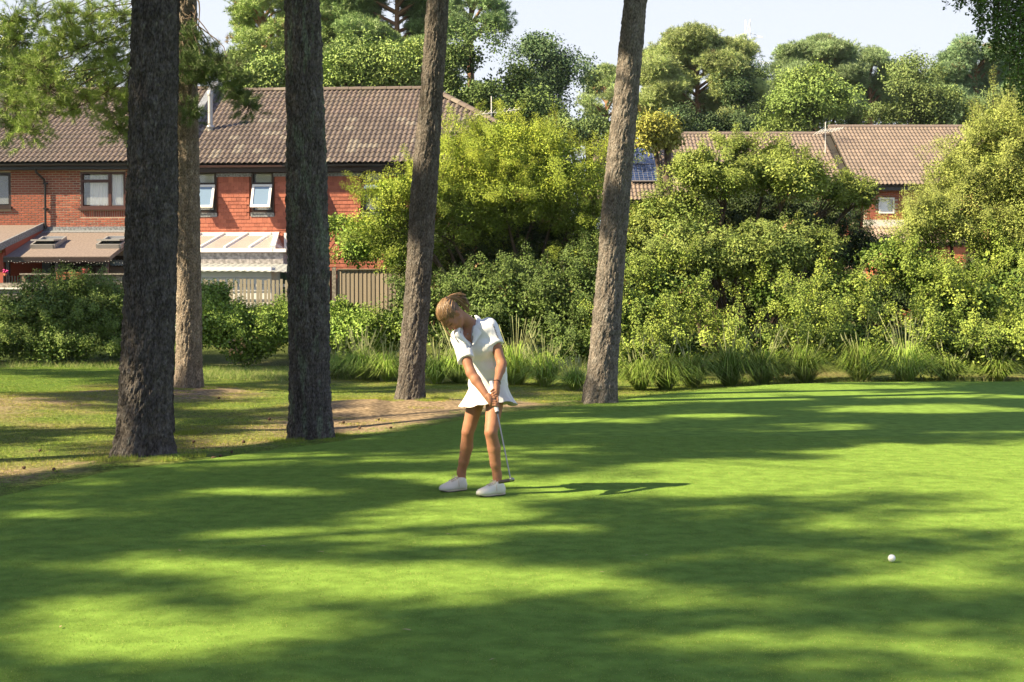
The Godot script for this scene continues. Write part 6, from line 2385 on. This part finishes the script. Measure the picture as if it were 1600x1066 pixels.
	surface_net(head.at, head_c - Vector3.ONE * 0.155, head_c + Vector3.ONE * 0.155, 0.0045, b, face_tone)
	part(t, "body", b, M.skin)

	# --- hair: a cap swept back to a tied, messy tail; strands as fine tubes
	var cap := Sdf.new()
	cap.ellipsoid(hp.call(0, 0.028, -0.014), Vector3(0.0785, 0.0895, 0.0965), hb, 0.02)
	cap.ellipsoid(hp.call(0, 0.055, -0.070), Vector3(0.042, 0.042, 0.042), hb, 0.03)
	var tie: Vector3 = hp.call(0.012, 0.075, -0.098)
	var hair_f := func(p: Vector3) -> float:
		var q := hinv * (p - head_c)
		var d: float = cap.at(p) + 0.0035 * sin(atan2(q.x, q.y + 0.02 + q.z * 0.3) * 26.0 + q.z * 30.0) + 0.002 * noise.get_noise_3dv(p * 60.0)
		# keep the face, the ears and the nape clear
		var line := 0.048 + 0.012 * sin(q.x * 40.0) * 0.0 - absf(q.x) * 0.55
		d = maxf(d, minf((q.z - 0.030 + (q.y - 0.055) * 0.35) * 0.8 + 0.0, line + 0.028 - q.y))
		d = maxf(d, -(q.y + 0.052 + maxf(0.0, q.z) * 0.9 - maxf(0.0, -q.z) * 0.2))
		d = maxf(d, -(Vector3((absf(q.x) - 0.078) * 1.2, q.y + 0.014, q.z + 0.006).length() - 0.026))
		return d
	var hair_tone := func(p: Vector3) -> Color:
		var q := hinv * (p - head_c)
		var f := 0.5 + 0.5 * sin(atan2(q.x, q.y + 0.02 + q.z * 0.3) * 26.0 + q.z * 30.0 + 4.0 * noise.get_noise_3dv(p * 12.0))
		return Color(0.085, 0.05, 0.028).lerp(Color(0.25, 0.155, 0.08), f * 0.75)
	b = MB.new()
	surface_net(hair_f, head_c - Vector3.ONE * 0.16, head_c + Vector3.ONE * 0.16, 0.0045, b, hair_tone)
	for k in 190:      # strands from the hairline over the crown to the tie
		var w := rng.randf_range(-1.0, 1.0)
		var s0: Vector3 = hp.call(w * 0.078, 0.070 - absf(w) * 0.085 + rng.randf_range(-0.004, 0.012), 0.072 - absf(w) * 0.075)
		var m0: Vector3 = hp.call(w * 0.070, 0.128 - absf(w) * 0.07, 0.01 - absf(w) * 0.02)
		var pts := []
		for q in 8:
			var f := q / 7.0
			var p: Vector3 = s0.lerp(m0, f).lerp(m0.lerp(tie, f), f)
			var d := cap.at(p)
			p += (p - head_c).normalized() * (-d + 0.002 + rng.randf_range(0, 0.003))
			if q == 7:
				p = tie + any_way() * 0.01
			pts.append(p)
		b.col = Color(0.09, 0.052, 0.028).lerp(Color(0.34, 0.215, 0.11), rng.randf() ** 1.6)
		b.tube(pts, [0.0012, 0.0018, 0.002, 0.002, 0.002, 0.002, 0.0018, 0.0016], 4, false)
	var ends := [joint(733, 478, 0.15), joint(733, 487, 0.14), joint(729, 470, 0.17), joint(722, 460, 0.17), joint(725, 462, 0.16)]
	b.col = Color(0.15, 0.09, 0.05)
	b.tube([tie, joint(718, 464, 0.16), joint(727, 466, 0.16), joint(732, 475, 0.15), joint(732, 483, 0.14)], [0.008, 0.010, 0.010, 0.008, 0.003], 10)
	for k in 80:      # the tail: out from the tie, over and down
		var e: Vector3 = ends[[0, 0, 1, 1, 1, 2, 3, 4, 4][rng.randi() % 9]] + any_way() * 0.017
		var lift := tie + Vector3(0.045, 0.05, -0.01) + any_way() * 0.014
		var pts := []
		for q in 7:
			var f := q / 6.0
			pts.append(tie.lerp(lift, f).lerp(lift.lerp(e, f), f))
		b.col = Color(0.11, 0.062, 0.033).lerp(Color(0.36, 0.23, 0.12), rng.randf())
		b.tube(pts, [0.003, 0.003, 0.003, 0.0028, 0.0026, 0.002, 0.0012], 4, false)
	for k in 5:       # loose locks hanging in front of the face
		var s0: Vector3 = hp.call(-0.05 + rng.randf_range(-0.01, 0.01), 0.03 + rng.randf_range(-0.02, 0.02), 0.06)
		var e := joint(711, 531, 0.26) + any_way() * 0.013
		b.col = Color(0.26, 0.165, 0.085).lerp(Color(0.42, 0.29, 0.16), rng.randf())
		b.tube([s0, s0.lerp(e, 0.5) + Vector3(-0.012, 0.0, 0.012), e], [0.0018, 0.002, 0.001], 4, false)
	part(t, "hair", b, M.hair)
	b = MB.new()
	b.col = Color(0.05, 0.035, 0.03)
	b.tube([tie - up * 0.012, tie + up * 0.008], [0.017, 0.017], 10)
	part(t, "hair_tie", b, M.hair)

	# --- polo shirt: the trunk and sleeves a little larger, open at neck, cuffs and hem
	var torso := Sdf.new()
	torso.ellipsoid(pelvis + Vector3(0, 0.01, 0), Vector3(0.158, 0.15, 0.130), tb, 0.05)
	torso.ellipsoid(waist, Vector3(0.146, 0.14, 0.114), tb, 0.05)
	torso.ellipsoid(chest, Vector3(0.146, 0.15, 0.112), tb, 0.05)
	torso.ellipsoid(chest + chest_dir * 0.075 + tb.x * 0.066 - tb.y * 0.01, Vector3(0.058, 0.06, 0.05), tb, 0.05)
	torso.ellipsoid(chest + chest_dir * 0.075 - tb.x * 0.066 - tb.y * 0.01, Vector3(0.058, 0.06, 0.05), tb, 0.05)
	torso.ellipsoid(upper, Vector3(0.156, 0.072, 0.084), tb, 0.04)
	torso.capsule(r_sh, l_sh, 0.060, 0.060, 0.04)
	var sleeves := Sdf.new()
	sleeves.capsule(l_sh - (l_el - l_sh) * 0.1, l_sh.lerp(l_el, 0.62), 0.058, 0.064, 0.02)
	sleeves.capsule(r_sh - (r_el - r_sh) * 0.1, r_sh.lerp(r_el, 0.68), 0.058, 0.064, 0.02)
	var l_dir := (l_el - l_sh).normalized()
	var r_dir := (r_el - r_sh).normalized()
	var l_cuff := joint(777, 538, 0.15)
	var r_cuff := joint(727, 564, 0.25)
	var hem := joint(765, 607, 0.0)
	var va := joint(716, 519, 0.22)
	var vb := joint(741, 506, 0.16)
	var vc := joint(738, 543, 0.19)
	var n1 := (vc - va).cross(chest_dir).normalized()
	var n2 := (vb - vc).cross(chest_dir).normalized()
	if n1.dot(vb - va) > 0.0:
		n1 = -n1
	if n2.dot(va - vc) > 0.0:
		n2 = -n2
	var neck_mid := neck + Vector3(-0.005, 0.015, 0.0)
	var neck_up := (head_c - neck).normalized()
	var shirt := func(p: Vector3) -> float:
		var d: float = torso.at(p)
		var sl: float = sleeves.at(p)
		sl = maxf(sl, minf((p - l_cuff).dot(l_dir), 1e3) if p.distance_squared_to(l_el) < p.distance_squared_to(r_el) else (p - r_cuff).dot(r_dir))
		var m := maxf(0.03 - absf(d - sl), 0.0) / 0.03
		d = minf(d, sl) - m * m * 0.03 * 0.25
		var fold := noise.get_noise_3dv(Vector3(p.x * 7.0 + p.y * 3.0, p.y * 4.0 - p.x * 2.0, p.z * 5.0)) * 0.012
		fold += 0.0035 * sin((p.y * 2.2 + p.x * 0.9) * 26.0 + 3.0 * noise.get_noise_3dv(p * 5.0)) * smoothstep(0.15, -0.02, absf(p.y - waist.y - 0.03))
		d += fold
		d = maxf(d, hem.y + 0.012 * sin(p.x * 9.0) - p.y)
		var v := maxf(maxf((p - va).dot(n1), (p - vb).dot(n2)), -(p - chest).dot(chest_dir))
		d = maxf(d, -v)
		d = maxf(d, -((p - neck_mid).slide(neck_up).length() - 0.060 if (p - neck_mid).dot(neck_up) > -0.035 else 1e3))
		return d
	b = MB.new()
	surface_net(shirt, Vector3(-0.42, 0.72, -0.3), Vector3(0.34, 1.42, 0.56), 0.0085, b, func(_p: Vector3) -> Color: return Color.WHITE)
	var polo := part(t, "polo_shirt", b, M.polo)
	# collar: two folded flaps from the back of the neck down to the V
	for s in [[[joint(741, 494, 0.07), joint(744, 501, 0.13), joint(742, 516, 0.185), joint(737.5, 541, 0.215)], [joint(750, 497, 0.06), joint(756, 508, 0.15), joint(752, 523, 0.20), joint(740, 541, 0.222)]], [[joint(738, 494, 0.07), joint(722, 506, 0.20), joint(718, 520, 0.245), joint(736.5, 541, 0.215)], [joint(734, 499, 0.05), joint(713, 514, 0.21), joint(711, 527, 0.262), joint(734, 543, 0.222)]]]:
		b = MB.new()
		var lines := []
		for k in 5:
			var line := PackedVector3Array()
			for q in 13:
				var f := q / 12.0 * 3.0
				var i0 := mini(int(f), 2)
				var p: Vector3 = s[0][i0].lerp(s[0][i0 + 1], f - i0)
				var o: Vector3 = s[1][i0].lerp(s[1][i0 + 1], f - i0)
				line.append(p.lerp(o, k / 4.0) + (Vector3(0, 0.012, 0.012) * sin(PI * (0.15 + 0.7 * k / 4.0))))
			lines.append(line)
		b.rows(lines)
		lines.reverse()
		b.rows(lines)
		part(polo, "collar", b, M.polo)
	b = MB.new()
	for s in [[vb, vc], [va, vc]]:
		var pts := []
		for k in 9:
			var p: Vector3 = s[0].lerp(s[1], k / 8.0) + chest_dir * 0.05
			for q in 60:
				if shirt.call(p) < 0.002:
					break
				p -= chest_dir * 0.003
			pts.append(p + chest_dir * 0.004)
		b.tube(pts, [0.003, 0.003, 0.003, 0.003, 0.003, 0.003, 0.003, 0.003, 0.003], 6)
	part(polo, "piping", b, M.piping)
	# lettering down the left sleeve, too small to read
	var letter_a := joint(769.5, 509, 0.158)
	var letter_b := joint(776.5, 528, 0.182)
	for k in 9:
		b = MB.new()
		var o := letter_a.lerp(letter_b, k / 8.0)
		var n := (o - l_sh.lerp(l_el, 0.3)).slide(l_dir).normalized()
		o = l_sh + l_dir * (o - l_sh).dot(l_dir) + n * 0.066
		while shirt.call(o) < 0.0008:
			o += n * 0.001
		var q := Basis(l_dir, n.cross(l_dir), n)
		b.box(o, Vector3(0.0095, 0.003, 0.001), q)
		b.box(o + q.y * 0.007, Vector3(0.0095 if k % 3 else 0.004, 0.003, 0.001), q)
		b.box(o + q.y * 0.0035 + q.x * 0.004 * (1 if k % 2 else -1), Vector3(0.0025, 0.0045, 0.001), q)
		part(polo, "letter", b, M.ink)

	# --- pleated skirt with slits, flaring and lifting at her left side
	b = MB.new()
	var lines := []
	var top_c := joint(764, 592, -0.01)
	var hem_c := joint(763.5, 635, -0.01)
	var sb := Basis(Vector3(face_dir.z, 0, -face_dir.x), Vector3.UP, face_dir)
	var around := 168
	for k in 13:
		var f := k / 12.0
		var line := PackedVector3Array()
		for s in around:
			var w := TAU * s / around
			var pleat := absf(fposmod(w * 11.0 / TAU, 1.0) - 0.5) * 2.0
			var r := Vector2(lerpf(0.152, 0.232, pow(f, 1.7)), lerpf(0.124, 0.196, pow(f, 1.7)))
			var wave := 1.0 + f * (0.14 * (pleat - 0.5) + 0.035 * sin(w * 3.0 + 1.0))
			var p := top_c.lerp(hem_c, f) + sb * Vector3(cos(w) * r.x * wave, 0, sin(w) * r.y * wave)
			var lift := maxf(0.0, cos(w - 0.35))
			p += Vector3(0.012, 0.050, 0.0) * lift * lift * f * f
			p.y += 0.005 * sin(w * 11.0) * f
			line.append(p)
		lines.append(line)
	lines.reverse()
	b.rows(lines, true)
	var inner := []
	for l in lines:
		var line := PackedVector3Array()
		for p in l:
			line.append(p - (p - Vector3(top_c.x, p.y, top_c.z)).normalized() * 0.003)
		inner.append(line)
	inner.reverse()
	b.rows(inner, true)
	part(t, "skirt", b, M.skirt)

	# --- shoes
	var k := 0
	for s in [[joint(727, 764.0, -0.10), r_ankle], [joint(787, 771.5, 0.17), l_ankle]]:
		var toe_dir: Vector3 = [Vector3(-0.80, 0, 0.60), Vector3(-0.84, 0, 0.54)][k].normalized()
		var heel: Vector3 = s[0]
		heel.y = 0.0
		var fb := Basis(toe_dir.cross(Vector3.UP) * -1.0, Vector3.UP, toe_dir)
		var ank: Vector3 = s[1]
		var fp := func(x: float, y: float, z: float) -> Vector3: return heel + fb * Vector3(x * 0.94, y, z * 0.9)
		var up_s := Sdf.new()
		up_s.ellipsoid(fp.call(0, 0.040, 0.045), Vector3(0.036, 0.052, 0.050), fb, 0.03)
		up_s.ellipsoid(fp.call(0, 0.042, 0.115), Vector3(0.041, 0.046, 0.075), fb, 0.03)
		up_s.ellipsoid(fp.call(0.003, 0.030, 0.195), Vector3(0.047, 0.038, 0.066), fb, 0.03)
		up_s.capsule(fp.call(0, 0.050, 0.045), fp.call(0, 0.080, 0.055), 0.038, 0.040, 0.03)
		up_s.capsule(fp.call(0, 0.082, 0.075), fp.call(0, 0.045, 0.155), 0.026, 0.026, 0.02)
		var shoe_f := func(p: Vector3) -> float:
			var d: float = up_s.at(p)
			d = maxf(d, 0.020 - p.y)
			var collar := heel.y + 0.098 + 0.012 * clampf((p - heel).dot(toe_dir) * 6.0, -1.0, 1.0)
			d = maxf(d, p.y - collar)
			return d
		b = MB.new()
		var mid: Vector3 = fp.call(0, 0.05, 0.12)
		surface_net(shoe_f, mid - Vector3(0.19, 0.05, 0.19), mid + Vector3(0.19, 0.09, 0.19), 0.0045, b, func(_p: Vector3) -> Color: return Color.WHITE)
		var shoe := part(t, "shoe", b, M.shoe_leather)
		for layer in 2:
			b = MB.new()
			var ring := []
			var y0: float = [0.008, 0.002][layer]
			var y1: float = [0.021, 0.008][layer]
			for h in [[y0, 0.99], [y0 + 0.002, 1.02], [y1 - 0.002, 1.02], [y1, 0.98]]:
				var line := PackedVector3Array()
				for q in 36:
					var w := -TAU * q / 36.0
					var z := 0.125 + 0.135 * sin(w)
					var wide := 0.038 + 0.012 * smoothstep(0.08, 0.2, z) - 0.004 * smoothstep(0.02, 0.1, z) * smoothstep(0.2, 0.1, z)
					var sx := signf(cos(w)) * pow(absf(cos(w)), 0.6)
					var m: float = h[1] * (1.0 if layer == 0 else 0.965)
					line.append(fp.call(sx * wide * m, h[0] + 0.010 * smoothstep(0.2, 0.27, z), 0.125 + (z - 0.125) * m))
				ring.append(line)
			b.rows(ring, true)
			for cap_y in [0, 3]:
				var c0: Vector3 = fp.call(0, ring[cap_y][0].y - heel.y, 0.125)
				for q in 36:
					if cap_y == 3:
						b.tri(c0, ring[3][q], ring[3][(q + 1) % 36])
					else:
						b.tri(c0, ring[0][(q + 1) % 36], ring[0][q])
			part(shoe, ["sole", "outsole"][layer], b, [M.shoe_sole, M.sole_rubber][layer])
		b = MB.new()
		for q in 5:
			var z := 0.085 + q * 0.017
			var pts := []
			for i in 7:
				var x := (i / 6.0 - 0.5) * 0.05
				var p: Vector3 = fp.call(x, 0.11, z)
				for it in 14:
					p.y -= clampf(shoe_f.call(p), 0.0, 0.02) * 0.8
				pts.append(p + Vector3(0, 0.0025, 0))
			b.tube(pts, [0.0042, 0.0042, 0.0042, 0.0042, 0.0042, 0.0042, 0.0042], 6)
		for q in [-1.0, 1.0]:
			var o: Vector3 = fp.call(0, 0.100, 0.085)
			b.tube([o, o + fb * Vector3(q * 0.02, 0.018, 0.012), o + fb * Vector3(q * 0.040, 0.006, 0.022), o + fb * Vector3(q * 0.022, -0.004, 0.018), o], [0.0036, 0.0036, 0.0036, 0.0036, 0.0036], 6)
			b.tube([o, o + fb * Vector3(q * 0.035, -0.018, 0.01), o + fb * Vector3(q * 0.047, -0.06, 0.012)], [0.0026, 0.0026, 0.0026], 6)
		part(shoe, "laces", b, M.lace)
		b = MB.new()
		b.tube([ank - Vector3(0, 0.08, 0), ank - Vector3(0, 0.032, 0), ank - Vector3(0, 0.022, 0)], [0.041, 0.0385, 0.0365], 18)
		part(t, "sock", b, M.polo)
		k += 1
	# --- bracelet and necklace
	b = MB.new()
	var pts := []
	var rad := []
	var wrist := l_wr.lerp(l_el, 0.03)
	var wd := (l_wr - l_el).normalized()
	var wb := aimed(wd, 0.0)
	for q in 21:
		var w := TAU * q / 20.0
		pts.append(wrist + wb * Vector3(cos(w), 0, sin(w)) * 0.0285)
		rad.append(0.0028)
	b.tube(pts, rad, 6)
	part(t, "bracelet", b, M.dark_metal)
	b = MB.new()
	b.ball(joint(730.5, 522, 0.205), Vector3.ONE * 0.006, 8)
	part(t, "pendant", b, M.steel)


func build_putter() -> void:
	var g0 := at(767.5, 596, STAND - 0.375)
	var g1 := at(777, 646, STAND - 0.46)
	var h := at(797.5, 748, STAND - 0.56)
	var t := thing("putter", "putter with a thick white grip held in both hands", "putter", g0)
	var a := (g1 - g0).normalized()
	var b := MB.new()
	b.tube([Vector3.ZERO, a * 0.004, a * 0.12, g1 - g0 - a * 0.012, g1 - g0 - a * 0.010], [0.013, 0.0155, 0.0155, 0.0145, 0.012], 18)
	part(t, "grip", b, M.grip_white)
	b = MB.new()
	b.tube([g1 - g0 - a * 0.012, g1 - g0 + a * 0.004], [0.0148, 0.012], 14)
	part(t, "grip_ferrule", b, M.black_plastic)
	b = MB.new()
	b.tube([g1 - g0, h - g0], [0.0062, 0.0048], 12)
	part(t, "shaft", b, M.steel)
	var head := MB.new()
	var x := Vector3(0.95, 0.16, 0.0).normalized()
	var q := Basis(x, Vector3.UP, x.cross(Vector3.UP)).orthonormalized()
	var lines := []
	for s in [[-0.092, 0.6], [-0.088, 0.95], [-0.05, 1.0], [-0.0, 1.0], [0.012, 0.9], [0.016, 0.5]]:
		var line := PackedVector3Array()
		for k in 12:
			var w := TAU * k / 12.0
			line.append(h - g0 + q * Vector3(s[0], 0.0125 * s[1] * signf(sin(w)) * pow(absf(sin(w)), 0.5) - 0.012, 0.018 * s[1] * signf(cos(w)) * pow(absf(cos(w)), 0.5)))
		lines.append(line)
	lines.reverse()
	head.rows(lines, true)
	part(t, "head", head, M.dark_metal)
	b = MB.new()
	b.ball(h - g0 + q * Vector3(0.010, -0.008, 0.014), Vector3(0.020, 0.017, 0.010), 14)
	part(t, "heel_cap", b, M.steel)


func build_ball() -> void:
	var o := at(1393.5, 873, 8.0)
	var v := o - Vector3(0, EYE, 0)
	var r := 0.02135
	o = Vector3(0, EYE, 0) + v * ((EYE - r) / -v.y)
	o.y = green_height(o.x, o.z) + r + 0.003
	var b := MB.new()
	b.ball(Vector3.ZERO, Vector3.ONE * r, 28)
	# dimples
	for k in 120:
		var y := 1.0 - 2.0 * (k + 0.5) / 120.0
		var w := k * 2.39996
		var n := Vector3(sqrt(1 - y * y) * cos(w), y, sqrt(1 - y * y) * sin(w))
		for i in b.v.size():
			var d := b.v[i].normalized().distance_to(n)
			if d < 0.09:
				b.v[i] -= n * 0.0004
	b.smooth()
	var t := part(self, "golf_ball", b, M.ball_white)
	t.position = o
	tag(t, "white golf ball rolling on the green at the right", "golf ball")
